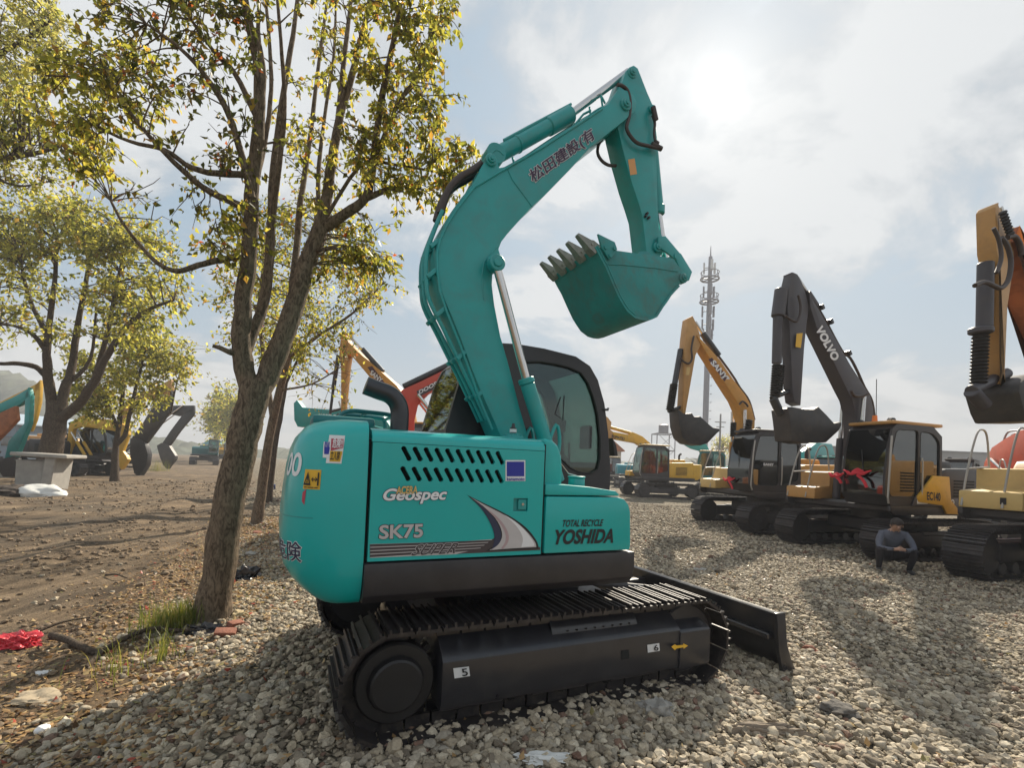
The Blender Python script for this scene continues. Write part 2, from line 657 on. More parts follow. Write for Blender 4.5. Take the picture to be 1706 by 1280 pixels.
def vn(x, y, s=0.0):
    ix, iy = np.floor(x), np.floor(y)
    fx, fy = x - ix, y - iy
    fx, fy = fx * fx * (3 - 2 * fx), fy * fy * (3 - 2 * fy)
    a, b = _hash(ix, iy, s), _hash(ix + 1, iy, s)
    c, d = _hash(ix, iy + 1, s), _hash(ix + 1, iy + 1, s)
    return (a * (1 - fx) + b * fx) * (1 - fy) + (c * (1 - fx) + d * fx) * fy - 0.5


def sst(a, b, x):
    t = np.clip((x - a) / (b - a), 0, 1)
    return t * t * (3 - 2 * t)


HERO = Frame((-0.134, 4.23), 65.5)


def border(x, y):
    """signed distance-like: > 0 on the gravel side, < 0 on the dirt road side"""
    bx = np.interp(y, [-30, 1.5, 3.0, 3.7, 4.8, 10.6, 25, 60, 400], [-1.2, -2.0, -2.45, -2.75, -2.95, -5.4, -13.0, -33, -250])
    sl = np.interp(y, [0, 4, 12, 40], [1.0, 0.95, 0.88, 0.86])
    return (x - bx) * sl + 0.9 * vn(x * 0.9, y * 0.9, 5) + 0.5 * vn(x * 3, y * 3, 6)


def gh(x, y):
    x, y = np.asarray(x, float), np.asarray(y, float)
    g = sst(-0.5, 0.5, border(x, y))
    far = 1 - sst(25, 60, np.hypot(x, y))
    grav = 0.13 * vn(x * 0.45 + 3, y * 0.45, 1) + 0.05 * vn(x * 1.3, y * 1.3, 2) + 0.03 * vn(x * 4, y * 4, 3)
    # wheel ruts run along the road
    t = (x * 0.90 + y * 0.43)
    w = t + 0.5 * vn(x * 0.25, y * 0.25, 9)
    dirt = 0.05 * vn(x * 0.4, y * 0.4, 4) + 0.10 * vn(w * 1.7, (y - 0.45 * x) * 0.10, 12) + 0.05 * vn(w * 5.0, (y - 0.45 * x) * 0.35, 13) + 0.03 * vn(x * 3.5, y * 3.5, 8) - 0.03
    h = (g * grav + (1 - g) * dirt) * far
    rel = (x - HERO.o.x) * HERO.f.x + (y - HERO.o.y) * HERO.f.y
    rl = (x - HERO.o.x) * HERO.l.x + (y - HERO.o.y) * HERO.l.y
    d = np.maximum(np.abs(rel - 0.3) - 2.0, np.abs(rl) - 1.3)
    return h * (0.12 + 0.88 * sst(0.0, 1.2, d)) - 0.01 + 0.025 * (1 - sst(0.0, 1.2, d))


def gz(x, y):
    return float(gh(x, y))


def build_ground():
    r = [0.0, 0.4]
    while r[-1] < 900:
        r.append(r[-1] * 1.021)
    r = np.array(r[1:])
    a = np.concatenate([np.linspace(-66, 66, 360), np.linspace(70, 290, 40)])
    a = np.radians(a)
    R, A = np.meshgrid(r, a, indexing='ij')
    X, Y = R * np.sin(A), R * np.cos(A)
    Z = gh(X, Y)
    nr, na = X.shape
    V = np.stack([X, Y, Z], -1).reshape(-1, 3)
    i = np.arange(nr - 1)[:, None] * na
    j = np.arange(na)[None, :]
    j2 = (j + 1) % na
    Q = np.stack([i + j, i + na + j, i + na + j2, i + j2], -1).reshape(-1, 4)
    cap = np.array([[k, (k + 1) % na] for k in range(na)])
    V = np.vstack([V, [[0, 0, -0.05]]])
    c = len(V) - 1
    faces = Q[:, ::-1].tolist() + [[int(k[0]), int(k[1]), c][::-1] for k in cap]
    me = bpy.data.meshes.new('ground')
    me.from_pydata(V.tolist(), [], faces)
    me.update()
    g = border(V[:, 0], V[:, 1])
    at = me.attributes.new('gravel', 'FLOAT', 'POINT')
    at.data.foreach_set('value', sst(-0.35, 0.35, g).astype(np.float32))
    lt = np.exp(-((g + 0.1) / 0.9) ** 2) * (1 - sst(9, 16, V[:, 1]))
    at = me.attributes.new('litter', 'FLOAT', 'POINT')
    at.data.foreach_set('value', lt.astype(np.float32))
    me.polygons.foreach_set('use_smooth', [True] * len(me.polygons))
    if sum(p.normal.z for p in list(me.polygons)[:400]) < 0:
        me.flip_normals()
    m = bpy.data.materials.new('yard_ground')
    m.use_nodes = True
    n = NT(m.node_tree)
    tc = n.n('ShaderNodeTexCoord').outputs['Object']
    ag = n.n('ShaderNodeAttribute', attribute_name='gravel').outputs['Fac']
    al = n.n('ShaderNodeAttribute', attribute_name='litter').outputs['Fac']
    # gravel: cells of stone
    v1 = n.n('ShaderNodeTexVoronoi', {'Vector': tc, 'Scale': 16.0, 'Randomness': 1.0})
    v2 = n.n('ShaderNodeTexVoronoi', {'Vector': tc, 'Scale': 16.0}, feature='DISTANCE_TO_EDGE')
    big = n.noise(tc, 0.55, 5.0, 0.6)
    mid = n.noise(tc, 3.0, 5.0, 0.65)
    sepc = n.n('ShaderNodeSeparateColor', {0: v1.outputs['Color']})
    gcol = n.ramp(sepc.outputs[0], [(0.0, (0.11, 0.09, 0.065)), (0.35, (0.21, 0.175, 0.125)), (0.7, (0.31, 0.26, 0.185)), (1.0, (0.42, 0.36, 0.265))])
    gcol = n.mix(n.ramp(v2.outputs[0], [(0.0, 0.75), (0.12, 0.0)]), gcol, (0.10, 0.088, 0.07))
    gcol = n.mix(n.ramp(big, [(0.40, 0.0), (0.66, 0.5)]), gcol, (0.19, 0.165, 0.125))
    # dirt road
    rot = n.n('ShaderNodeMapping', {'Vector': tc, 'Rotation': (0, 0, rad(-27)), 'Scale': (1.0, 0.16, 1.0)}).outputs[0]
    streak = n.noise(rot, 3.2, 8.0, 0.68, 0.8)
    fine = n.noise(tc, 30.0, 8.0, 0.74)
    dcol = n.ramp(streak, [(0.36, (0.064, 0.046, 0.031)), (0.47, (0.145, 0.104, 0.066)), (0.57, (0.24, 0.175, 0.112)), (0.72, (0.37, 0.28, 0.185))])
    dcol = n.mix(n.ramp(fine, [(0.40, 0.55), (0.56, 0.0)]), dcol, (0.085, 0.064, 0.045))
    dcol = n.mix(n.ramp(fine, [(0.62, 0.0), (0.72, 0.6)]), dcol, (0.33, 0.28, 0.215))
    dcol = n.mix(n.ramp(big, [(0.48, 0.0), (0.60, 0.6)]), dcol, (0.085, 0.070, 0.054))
    lcol = n.ramp(mid, [(0.3, (0.14, 0.085, 0.045)), (0.6, (0.24, 0.16, 0.085))])
    dcol = n.mix(n.math('MULTIPLY', al, n.ramp(fine, [(0.45, 0.0), (0.6, 0.8)])), dcol, lcol)
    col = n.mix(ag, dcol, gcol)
    hg = n.math('MULTIPLY', n.math('MINIMUM', v2.outputs[0], 0.16), 5.0)
    hd = n.math('ADD', n.math('MULTIPLY', fine, 0.9), n.math('MULTIPLY', streak, 1.1))
    hh = n.math('ADD', n.math('MULTIPLY', hg, ag), n.math('MULTIPLY', hd, n.math('SUBTRACT', 1.0, ag)))
    bmp = n.n('ShaderNodeBump', {'Height': hh, 'Strength': 1.0, 'Distance': 0.045})
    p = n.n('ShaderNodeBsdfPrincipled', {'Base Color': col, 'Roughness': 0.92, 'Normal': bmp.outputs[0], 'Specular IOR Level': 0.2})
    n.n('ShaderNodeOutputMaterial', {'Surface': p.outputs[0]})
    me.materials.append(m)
    return tag(link('ground', me), kind='structure')


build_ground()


def stone_mat():
    m = bpy.data.materials.new('gravel_stone')
    m.use_nodes = True
    n = NT(m.node_tree)
    rnd = n.n('ShaderNodeObjectInfo').outputs['Random']
    tc = n.n('ShaderNodeTexCoord').outputs['Object']
    c = n.ramp(rnd, [(0.0, (0.15, 0.122, 0.09)), (0.18, (0.255, 0.212, 0.158)), (0.45, (0.42, 0.35, 0.25)), (0.62, (0.34, 0.305, 0.25)),
                     (0.80, (0.52, 0.435, 0.315)), (0.95, (0.62, 0.55, 0.43)), (0.975, (0.22, 0.125, 0.09)), (1.0, (0.18, 0.11, 0.08))])
    f = n.noise(tc, 2.2, 6.0, 0.7)
    c = n.mix(n.ramp(f, [(0.35, 0.40), (0.6, 0.0)]), c, (0.14, 0.12, 0.095))
    b = n.n('ShaderNodeBump', {'Height': n.noise(tc, 6.0, 5.0, 0.7), 'Strength': 0.35, 'Distance': 0.01})
    p = n.n('ShaderNodeBsdfPrincipled', {'Base Color': c, 'Roughness': 0.85, 'Normal': b.outputs[0], 'Specular IOR Level': 0.25})
    n.n('ShaderNodeOutputMaterial', {'Surface': p.outputs[0]})
    return m


def build_gravel(name, label, bands, sm, soil=False):
    pts, scl = [], []

    def band(r0, r1, dens, smin, smax, a0=-60, a1=58):
        area = (r1 * r1 - r0 * r0) / 2 * rad(a1 - a0)
        k = int(area * dens)
        r = np.sqrt(RNG.uniform(r0 * r0, r1 * r1, k))
        a = np.radians(RNG.uniform(a0, a1, k))
        x, y = r * np.sin(a), r * np.cos(a)
        b = border(x, y)
        keep = RNG.random(k) < np.where(b > 0.25, 1.0, np.clip(0.02 + (b + 0.55) * 0.9, 0.005, 1.0)) * np.where(vn(x * 0.8 + 9, y * 0.8, 31) + 0.4 * vn(x * 2.5, y * 2.5, 32) > 0.22, 0.45, 1.0)
        if soil:
            keep = (RNG.random(k) < np.clip(0.4 - b, 0.06, 1.0)) & (RNG.random(k) < 0.25 + 2.2 * np.clip(vn(x * 1.1, y * 0.6, 21) + 0.15, 0, 1))
        x, y = x[keep], y[keep]
        s = RNG.uniform(0, 1, len(x)) ** 2.8 * (smax - smin) + smin
        pts.append(np.stack([x, y, gh(x, y) + s * RNG.uniform(0.0, 0.55, len(x))], -1))
        scl.append(s)
    for bd in bands:
        band(*bd)
    P, S = np.vstack(pts), np.concatenate(scl)
    k = len(P)
    me = bpy.data.meshes.new(name)
    me.vertices.add(k)
    me.vertices.foreach_set('co', P.astype(np.float32).ravel())
    a = me.attributes.new('scl', 'FLOAT', 'POINT')
    a.data.foreach_set('value', S.astype(np.float32))
    a = me.attributes.new('pick', 'INT', 'POINT')
    a.data.foreach_set('value', RNG.integers(0, 7, k).astype(np.int32))
    a = me.attributes.new('rot', 'FLOAT_VECTOR', 'POINT')
    rt = np.stack([RNG.uniform(-0.5, 0.5, k), RNG.uniform(-0.5, 0.5, k), RNG.uniform(0, 6.28, k)], -1)
    a.data.foreach_set('vector', rt.astype(np.float32).ravel())
    o = link(name, me)
    tag(o, label, kind='stuff')
    ng = bpy.data.node_groups.new('scatter_' + name, 'GeometryNodeTree')
    ng.interface.new_socket('Geometry', in_out='INPUT', socket_type='NodeSocketGeometry')
    ng.interface.new_socket('Geometry', in_out='OUTPUT', socket_type='NodeSocketGeometry')
    g = NT(ng)
    gi = g.n('NodeGroupInput')
    join = g.n('GeometryNodeJoinGeometry')
    for q in range(7):
        ico = g.n('GeometryNodeMeshIcoSphere', {'Radius': 1.0, 'Subdivisions': 1 if q in (1, 4) else 2})
        pos = g.n('GeometryNodeInputPosition').outputs[0]
        mp = g.n('ShaderNodeVectorMath', {0: pos, 1: (q * 7.3, q * 3.1, q * 5.7)}, operation='ADD').outputs[0]
        nz = g.n('ShaderNodeTexNoise', {'Vector': mp, 'Scale': 1.15, 'Detail': 2.0})
        k2 = g.math('MULTIPLY', g.math('SUBTRACT', nz.outputs[0], 0.5), 2.1)
        off = g.n('ShaderNodeVectorMath', {0: pos, 'Scale': k2}, operation='SCALE').outputs[0]
        sp = g.n('GeometryNodeSetPosition', {'Geometry': ico.outputs[0], 'Offset': off})
        tr = g.n('GeometryNodeTransform', {'Geometry': sp.outputs[0], 'Scale': (1.15, 0.72 + 0.06 * q, 0.60 + 0.05 * ((q * 3) % 7))})
        sh = g.n('GeometryNodeSetShadeSmooth', {0: tr.outputs[0], 'Shade Smooth': q in (0, 3)})
        mt = g.n('GeometryNodeSetMaterial', {'Geometry': sh.outputs[0], 'Material': sm})
        ti = g.n('GeometryNodeGeometryToInstance', {0: mt.outputs[0]})
        ng.links.new(ti.outputs[0], join.inputs[0])

    def na(name, typ):
        nd = g.n('GeometryNodeInputNamedAttribute', data_type=typ)
        nd.inputs['Name'].default_value = name
        return nd.outputs['Attribute']
    ip = g.n('GeometryNodeInstanceOnPoints', {'Points': gi.outputs[0], 'Instance': join.outputs[0], 'Pick Instance': True,
                                              'Instance Index': na('pick', 'INT'), 'Rotation': na('rot', 'FLOAT_VECTOR'), 'Scale': na('scl', 'FLOAT')})
    go = g.n('NodeGroupOutput', {0: ip.outputs[0]})
    md = o.modifiers.new('scatter', 'NODES')
    md.node_group = ng
    print(name, k)


build_gravel('gravel', 'loose beige and grey gravel stones covering the yard',
             [(1.2, 5.5, 1900, 0.0075, 0.034), (1.2, 5.5, 9, 0.034, 0.050), (5.5, 11, 1000, 0.0095, 0.031), (5.5, 14, 5, 0.035, 0.06), (11, 24, 210, 0.016, 0.042, -50, 56)], stone_mat())
build_gravel('soil_clods', 'crumbs and clods of brown soil on the dirt road',
             [(1.5, 7, 330, 0.005, 0.030, -66, -5), (7, 15, 90, 0.008, 0.045, -60, -15), (15, 32, 16, 0.012, 0.06, -56, -25)],
             mat('dirt_clod', (0.20, 0.146, 0.096), 0.95, var=0.35, scale=1.0, bump=0.5, bscale=6), True)


# ------------------------------------------------------------------ leaves (shared by trees and litter)
PAL = {
    'autumn': [(0.15, 0.16, 0.035, 5), (0.23, 0.225, 0.05, 5), (0.31, 0.265, 0.06, 4), (0.26, 0.155, 0.04, 1.6), (0.085, 0.09, 0.03, 4), (0.40, 0.09, 0.03, 0.12)],
    'olive': [(0.16, 0.17, 0.045, 5), (0.245, 0.24, 0.06, 5), (0.32, 0.295, 0.08, 4), (0.24, 0.16, 0.045, 1), (0.07, 0.085, 0.025, 2)],
    'pale': [(0.25, 0.25, 0.10, 5), (0.33, 0.30, 0.13, 4), (0.18, 0.19, 0.075, 3)],
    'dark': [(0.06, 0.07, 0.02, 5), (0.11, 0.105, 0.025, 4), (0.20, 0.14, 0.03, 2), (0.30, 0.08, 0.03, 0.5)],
    'litter': [(0.32, 0.20, 0.09, 5), (0.22, 0.125, 0.058, 5), (0.44, 0.32, 0.16, 3), (0.10, 0.06, 0.035, 3), (0.22, 0.19, 0.08, 1), (0.36, 0.07, 0.04, 0.35)],
}


def leaf_mesh(name, C, Ax, L, pal, m, wid=0.56, fold=0.18, side=None):
    """C centres (n,3), Ax axis dirs (n,3), L lengths (n)"""
    n = len(C)
    Ax = Ax / np.linalg.norm(Ax, axis=1, keepdims=True)
    R = RNG.normal(size=(n, 3)) if side is None else side
    S = np.cross(Ax, R)
    S /= np.linalg.norm(S, axis=1, keepdims=True) + 1e-9
    N = np.cross(S, Ax)
    L = L[:, None]
    b = C
    t = C + Ax * L
    l = C + Ax * L * 0.42 + S * L * wid / 2 + N * L * fold
    r = C + Ax * L * 0.42 - S * L * wid / 2 + N * L * fold
    V = np.stack([b, l, t, r], 1).reshape(-1, 3)
    k = np.arange(n)[:, None] * 4
    Fc = np.concatenate([k + [[0, 1, 2]], k + [[0, 2, 3]]], 1).reshape(-1, 3)
    me = bpy.data.meshes.new(name)
    me.vertices.add(len(V))
    me.vertices.foreach_set('co', V.astype(np.float32).ravel())
    me.loops.add(Fc.size)
    me.loops.foreach_set('vertex_index', Fc.astype(np.int32).ravel())
    me.polygons.add(len(Fc))
    me.polygons.foreach_set('loop_start', np.arange(0, Fc.size, 3, dtype=np.int32))
    me.update(calc_edges=True)
    p = np.array(PAL[pal])
    w = p[:, 3] / p[:, 3].sum()
    idx = RNG.choice(len(p), n, p=w)
    col = p[idx, :3] * RNG.uniform(0.8, 1.2, (n, 1))
    col = np.concatenate([np.clip(col, 0, 1), np.ones((n, 1))], 1)
    at = me.attributes.new('tone', 'FLOAT_COLOR', 'POINT')
    at.data.foreach_set('color', np.repeat(col, 4, 0).astype(np.float32).ravel())
    me.materials.append(m)
    return me


LEAF = leaf_mat('autumn_leaf', 0.58, 1.3)
LEAFD = leaf_mat('dry_leaf', 0.15)


def poly_pts(poly, n):
    xs, ys = [p[0] for p in poly], [p[1] for p in poly]
    out = []
    while len(out) < n:
        x, y = random.uniform(min(xs), max(xs)), random.uniform(min(ys), max(ys))
        c = False
        j = len(poly) - 1
        for i in range(len(poly)):
            (xi, yi), (xj, yj) = poly[i], poly[j]
            if (yi > y) != (yj > y) and x < (xj - xi) * (y - yi) / (yj - yi) + xi:
                c = not c
            j = i
        if c:
            out.append((x, y))
    return out


def make_tree(name, label, limbs, regions, pal, leaf_len, barkm, group=None, twig_r=0.009, droop=0.7, spread=0.22, cat='tree', step=4, sub=3, bn=10):
    """limbs: list of ([(u,v,D)...], r0, r1); regions: (polygon px, D0, D1, clusters, leaves each[, palette])"""
    base = W(*limbs[0][0][0])
    root = thing(name, label, cat, (base.x, base.y, gz(base.x, base.y)), 0, group)
    o = Vector(root.location)
    tb, samples = MB(), []
    for k, (pts, r0, r1) in enumerate(limbs):
        P = smooth_path([W(*p) for p in pts], step)
        if k == 0:
            P[0] = Vector((P[0].x, P[0].y, o.z - 0.1))
        n = len(P)
        R = []
        for i, p in enumerate(P):
            t = i / max(1, n - 1)
            r = r0 * (1 - t) + r1 * t
            r *= 1 + 0.035 * math.sin(i * 1.7 + k)
            if k == 0:
                r *= 1 + 0.30 * math.exp(-t * 14)
            R.append(r)
            if 0 < i < n - 1:
                j = Vector((random.gauss(0, 1), random.gauss(0, 1), random.gauss(0, 1))) * r * 0.16
                P[i] = p + j * 0.4
            samples.append((np.array(P[i]), r, (P[min(i + 1, n - 1)] - P[max(i - 1, 0)]).normalized()))
        tb.tube([p - o for p in P], R, bn)
    tb.build('trunk', barkm, root, ang=60)
    SP = np.array([s[0] for s in samples])
    SR = np.array([s[1] for s in samples])
    bb = MB()
    C, A, L, PALN = {}, {}, {}, None
    for reg in regions:
        poly, D0, D1, ncl, nl = reg[:5]
        pl = reg[5] if len(reg) > 5 else pal
        for (u, v) in poly_pts(poly, ncl):
            c = np.array(W(u, v, random.uniform(D0, D1)))
            dv = SP - c
            dist = np.linalg.norm(dv, axis=1) + np.where(dv[:, 2] > 0.1, 1.6 * dv[:, 2], 0) + SR * 2.0
            i = int(np.argmin(dist))
            s = SP[i]
            mid = (s + c) / 2 + RNG.normal(0, 0.06, 3) * np.linalg.norm(c - s) + np.array([0, 0, 0.10 * np.linalg.norm(c - s)])
            path = smooth_path([Vector(s), Vector(mid), Vector(c)], 4)
            rr = min(SR[i] * 0.6, twig_r * (0.6 + 0.9 * np.linalg.norm(c - s)))
            bb.tube([p - o for p in path], list(np.linspace(rr, twig_r * 0.3, len(path))), 5)
            cl, dl = [], []
            for q in range(sub):
                dirv = RNG.normal(0, 1, 3) * np.array([1, 1, 0.8])
                dirv /= np.linalg.norm(dirv)
                e = c + dirv * spread * RNG.uniform(0.7, 1.9)
                st = np.array(path[-2 - (q % 3)])
                m2 = (st + e) / 2 + RNG.normal(0, 0.03, 3)
                bb.tube([Vector(st) - o, Vector(m2) - o, Vector(e) - o], [twig_r * 0.45, twig_r * 0.35, twig_r * 0.2], 4)
                k = max(1, nl // sub)
                t = RNG.uniform(0.15, 1.08, k)[:, None]
                pp = (1 - t) ** 2 * st + 2 * t * (1 - t) * m2 + t * t * e + RNG.normal(0, spread * 0.16, (k, 3))
                dd = dirv * 0.5 + RNG.normal(0, 0.55, (k, 3)) - np.array([0, 0, droop])
                cl.append(pp)
                dl.append(dd)
            C.setdefault(pl, []).append(np.vstack(cl))
            A.setdefault(pl, []).append(np.vstack(dl))
    bb.build('branches', barkm, root, ang=60)
    for pl in C:
        c, a = np.vstack(C[pl]) - np.array(o), np.vstack(A[pl])
        ln = leaf_len * RNG.uniform(0.6, 1.25, len(c))
        link('foliage', leaf_mesh('foliage', c, a, ln, pl, LEAF), root)
    return root


# the big tree in front, forked low into several upright stems
make_tree('tree', 'tall leaning tree closest to the camera with many upright stems, beside the teal excavator', [
    ([(352, 1032, 4.78), (368, 930, 4.80), (390, 800, 4.85), (410, 715, 4.88), (428, 640, 4.9)], 0.150, 0.150),
    ([(420, 660, 4.9), (404, 600, 4.85), (403, 540, 4.8), (412, 450, 4.75), (420, 330, 4.65), (430, 220, 4.55), (432, 120, 4.45), (415, 40, 4.35), (395, -60, 4.3)], 0.105, 0.030),
    ([(430, 655, 4.92), (462, 590, 5.0), (490, 510, 5.05), (512, 440, 5.1), (535, 378, 5.15)], 0.115, 0.085),
    ([(535, 380, 5.15), (546, 320, 5.2), (556, 250, 5.2), (566, 195, 5.2), (590, 110, 5.2), (612, 20, 5.2), (625, -50, 5.2)], 0.066, 0.022),
    ([(556, 250, 5.2), (566, 180, 5.3), (572, 110, 5.4), (583, 20, 5.5), (590, -50, 5.6)], 0.040, 0.018),
    ([(538, 380, 5.15), (575, 355, 5.1), (610, 328, 5.05), (622, 270, 4.95), (635, 170, 4.8), (655, 70, 4.65), (672, -20, 4.5)], 0.058, 0.020),
    ([(610, 330, 5.05), (640, 318, 5.0), (662, 310, 4.95)], 0.035, 0.022),
    ([(404, 600, 4.85), (440, 500, 5.1), (450, 400, 5.3), (455, 290, 5.5), (470, 170, 5.6), (488, 60, 5.7), (500, -40, 5.8)], 0.062, 0.022),
    ([(452, 400, 5.3), (462, 300, 5.2), (474, 190, 5.1), (470, 90, 5.0), (462, 0, 4.95)], 0.035, 0.015),
    ([(480, 560, 5.05), (492, 440, 5.5), (500, 340, 5.7), (515, 240, 5.9), (528, 130, 6.1), (545, 0, 6.3)], 0.048, 0.018),
    ([(418, 330, 4.65), (440, 240, 4.8), (452, 150, 4.9), (448, 60, 5.0), (440, -30, 5.1)], 0.030, 0.014),
    ([(535, 380, 5.15), (530, 300, 5.4), (540, 200, 5.6), (556, 90, 5.8), (560, -20, 6.0)], 0.030, 0.012),
    ([(430, 215, 4.55), (440, 130, 4.6), (430, 50, 4.6), (436, -40, 4.6)], 0.030, 0.014),
    ([(622, 270, 4.95), (650, 200, 4.9), (690, 130, 4.85), (715, 60, 4.8)], 0.020, 0.008),
    # arching left limbs
    ([(412, 290, 4.6), (370, 290, 4.5), (320, 280, 4.4), (275, 250, 4.3), (215, 235, 4.2), (150, 205, 4.1)], 0.034, 0.010),
    ([(410, 345, 4.65), (350, 320, 4.5), (290, 270, 4.3), (235, 210, 4.2), (180, 140, 4.1)], 0.036, 0.010),
    ([(420, 330, 4.6), (385, 200, 4.5), (345, 130, 4.4), (300, 80, 4.3), (245, 40, 4.2)], 0.036, 0.010),
    ([(430, 200, 4.55), (390, 120, 4.6), (360, 90, 4.6), (310, 20, 4.6)], 0.030, 0.012),
    ([(418, 425, 4.75), (370, 432, 4.6), (330, 442, 4.5), (295, 452, 4.4), (262, 438, 4.3), (235, 410, 4.3), (205, 372, 4.2), (185, 335, 4.2)], 0.032, 0.010),
    ([(403, 590, 4.85), (385, 588, 4.75), (368, 580, 4.7), (355, 577, 4.68)], 0.032, 0.018),
    ([(535, 378, 5.15), (600, 276, 5.1), (660, 275, 5.0), (720, 285, 4.9), (752, 288, 4.9)], 0.022, 0.007),
], [
    ([(600, -40), (765, -40), (760, 60), (735, 130), (765, 190), (720, 215), (640, 200), (600, 110)], 4.4, 5.2, 64, 42),
    ([(590, 200), (700, 190), (745, 215), (800, 240), (812, 275), (770, 300), (745, 350), (690, 345), (620, 330), (570, 280)], 4.6, 5.3, 58, 36),
    ([(560, 365), (695, 400), (690, 420), (660, 445), (600, 465), (540, 450)], 4.9, 5.5, 24, 38),
    ([(440, -40), (600, -40), (600, 120), (560, 330), (520, 380), (450, 250)], 4.5, 6.0, 44, 24),
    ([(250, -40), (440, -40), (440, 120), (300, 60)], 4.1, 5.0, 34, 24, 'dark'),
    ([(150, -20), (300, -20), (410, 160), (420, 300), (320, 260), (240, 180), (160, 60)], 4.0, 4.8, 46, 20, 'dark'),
    ([(300, 300), (420, 330), (430, 440), (330, 420)], 4.3, 5.0, 22, 26, 'autumn'),
    ([(80, 90), (150, 70), (210, 60), (270, 110), (260, 200), (225, 290), (150, 280), (90, 280), (30, 220), (40, 150)], 3.9, 4.9, 68, 32, 'autumn'),
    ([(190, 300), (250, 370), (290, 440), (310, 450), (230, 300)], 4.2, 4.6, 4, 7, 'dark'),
], 'autumn', 0.072, BARK, group='trees lining the dirt road', spread=0.14)

# slimmer trees close behind it
make_tree('tree', 'slim tree standing directly behind the large leaning trunk, its crown low and ragged', [
    ([(428, 868, 11.7), (438, 800, 11.7), (455, 700, 11.6), (478, 600, 11.4), (500, 500, 11.2), (520, 420, 11.0), (530, 330, 11)], 0.125, 0.05),
    ([(455, 700, 11.6), (440, 600, 11.8), (432, 520, 12), (440, 430, 12.2)], 0.07, 0.03),
    ([(478, 600, 11.4), (530, 560, 11.2), (590, 520, 11), (640, 470, 11)], 0.045, 0.015),
    ([(468, 650, 11.5), (520, 640, 11.2), (570, 610, 11)], 0.030, 0.010),
], [
    ([(360, 470), (385, 380), (430, 330), (520, 330), (600, 400), (645, 470), (610, 520), (560, 560), (500, 610), (440, 600), (380, 560)], 10.3, 12.2, 120, 50),
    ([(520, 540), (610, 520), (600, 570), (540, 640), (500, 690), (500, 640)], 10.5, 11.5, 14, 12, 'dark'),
    ([(560, 600), (610, 630), (590, 700), (540, 700)], 10.5, 11.5, 5, 9, 'olive'),
], 'autumn', 0.10, BARK, group='trees lining the dirt road', twig_r=0.012, spread=0.36)
make_tree('tree', 'thin straight tree seen between the leaning trunk and the rusty boom', [
    ([(447, 820, 16), (462, 720, 16), (476, 640, 16), (492, 550, 16), (500, 470, 16)], 0.11, 0.04),
    ([(476, 640, 16), (500, 590, 16), (520, 540, 16)], 0.05, 0.02),
], [([(400, 480), (560, 470), (570, 560), (500, 620), (430, 600)], 15.2, 17, 44, 46)], 'olive', 0.13, BARKD, group='trees lining the dirt road', twig_r=0.014, spread=0.5)

# wide tree by the concrete blocks on the left
make_tree('tree', 'wide dark-limbed tree at the left behind the concrete block', [
    ([(78, 800, 19.5), (84, 755, 19.5), (92, 710, 19.5), (95, 670, 19.5)], 0.40, 0.33),
    ([(90, 700, 19.5), (82, 640, 19.3), (78, 600, 19), (80, 560, 19), (90, 480, 19), (95, 400, 19)], 0.20, 0.05),
    ([(96, 690, 19.5), (112, 640, 19.6), (122, 600, 19.8), (130, 540, 20), (145, 460, 20), (150, 400, 20)], 0.19, 0.05),
    ([(100, 700, 19.5), (135, 668, 19), (160, 630, 18.7), (180, 590, 18.5), (215, 540, 18.3), (250, 515, 18.2), (290, 500, 18)], 0.20, 0.04),
    ([(155, 640, 18.7), (170, 590, 19), (182, 540, 19), (195, 470, 19), (210, 410, 19)], 0.11, 0.04),
    ([(80, 630, 19.4), (60, 612, 19), (30, 606, 18.6), (0, 606, 18.2), (-40, 600, 18)], 0.12, 0.05),
    ([(80, 560, 19), (50, 500, 19), (35, 440, 19)], 0.10, 0.04),
    ([(80, 590, 19), (58, 560, 18.8), (30, 545, 18.6), (0, 540, 18.5)], 0.10, 0.04),
    ([(112, 640, 19.6), (150, 600, 20), (160, 520, 20.2)], 0.09, 0.04),
], [
    ([(0, 345), (60, 330), (150, 345), (180, 360), (170, 420), (60, 450), (0, 450)], 17.5, 21, 88, 46),
    ([(150, 350), (225, 370), (265, 385), (305, 450), (312, 500), (285, 545), (215, 560), (180, 470)], 17.5, 21, 84, 46),
    ([(-60, 350), (0, 350), (0, 560), (-60, 560)], 17.5, 20, 24, 46),
    ([(0, 430), (180, 430), (240, 560), (160, 580), (0, 560)], 17.5, 21, 48, 36),
], 'olive', 0.20, BARKD, group='trees lining the dirt road', twig_r=0.022, spread=0.62, droop=0.4)

# tree whose crown hangs in from the upper left
make_tree('tree', 'pale-leaved tree hanging into the picture at the upper left corner', [
    ([(-260, 860, 12), (-255, 600, 12), (-230, 400, 12), (-200, 250, 12), (-170, 100, 12)], 0.26, 0.10),
    ([(-225, 380, 12), (-120, 290, 11.5), (-40, 270, 11), (20, 262, 10.7), (80, 250, 10.5), (120, 235, 10.4)], 0.11, 0.02),
    ([(-200, 250, 12), (-100, 150, 11.6), (-20, 100, 11.2), (50, 60, 11), (90, 30, 11)], 0.10, 0.02),
    ([(-40, 270, 11), (0, 300, 10.8), (40, 310, 10.6), (90, 300, 10.5)], 0.04, 0.012),
], [
    ([(-60, -40), (80, -40), (120, 30), (105, 90), (40, 150), (-60, 160)], 10.4, 11.8, 80, 60, 'pale'),
    ([(-60, 140), (60, 130), (110, 210), (120, 270), (60, 320), (-60, 320)], 10.2, 11.6, 66, 46, 'olive'),
], 'olive', 0.11, BARKD, group='trees lining the dirt road', twig_r=0.013, spread=0.36, droop=0.4)

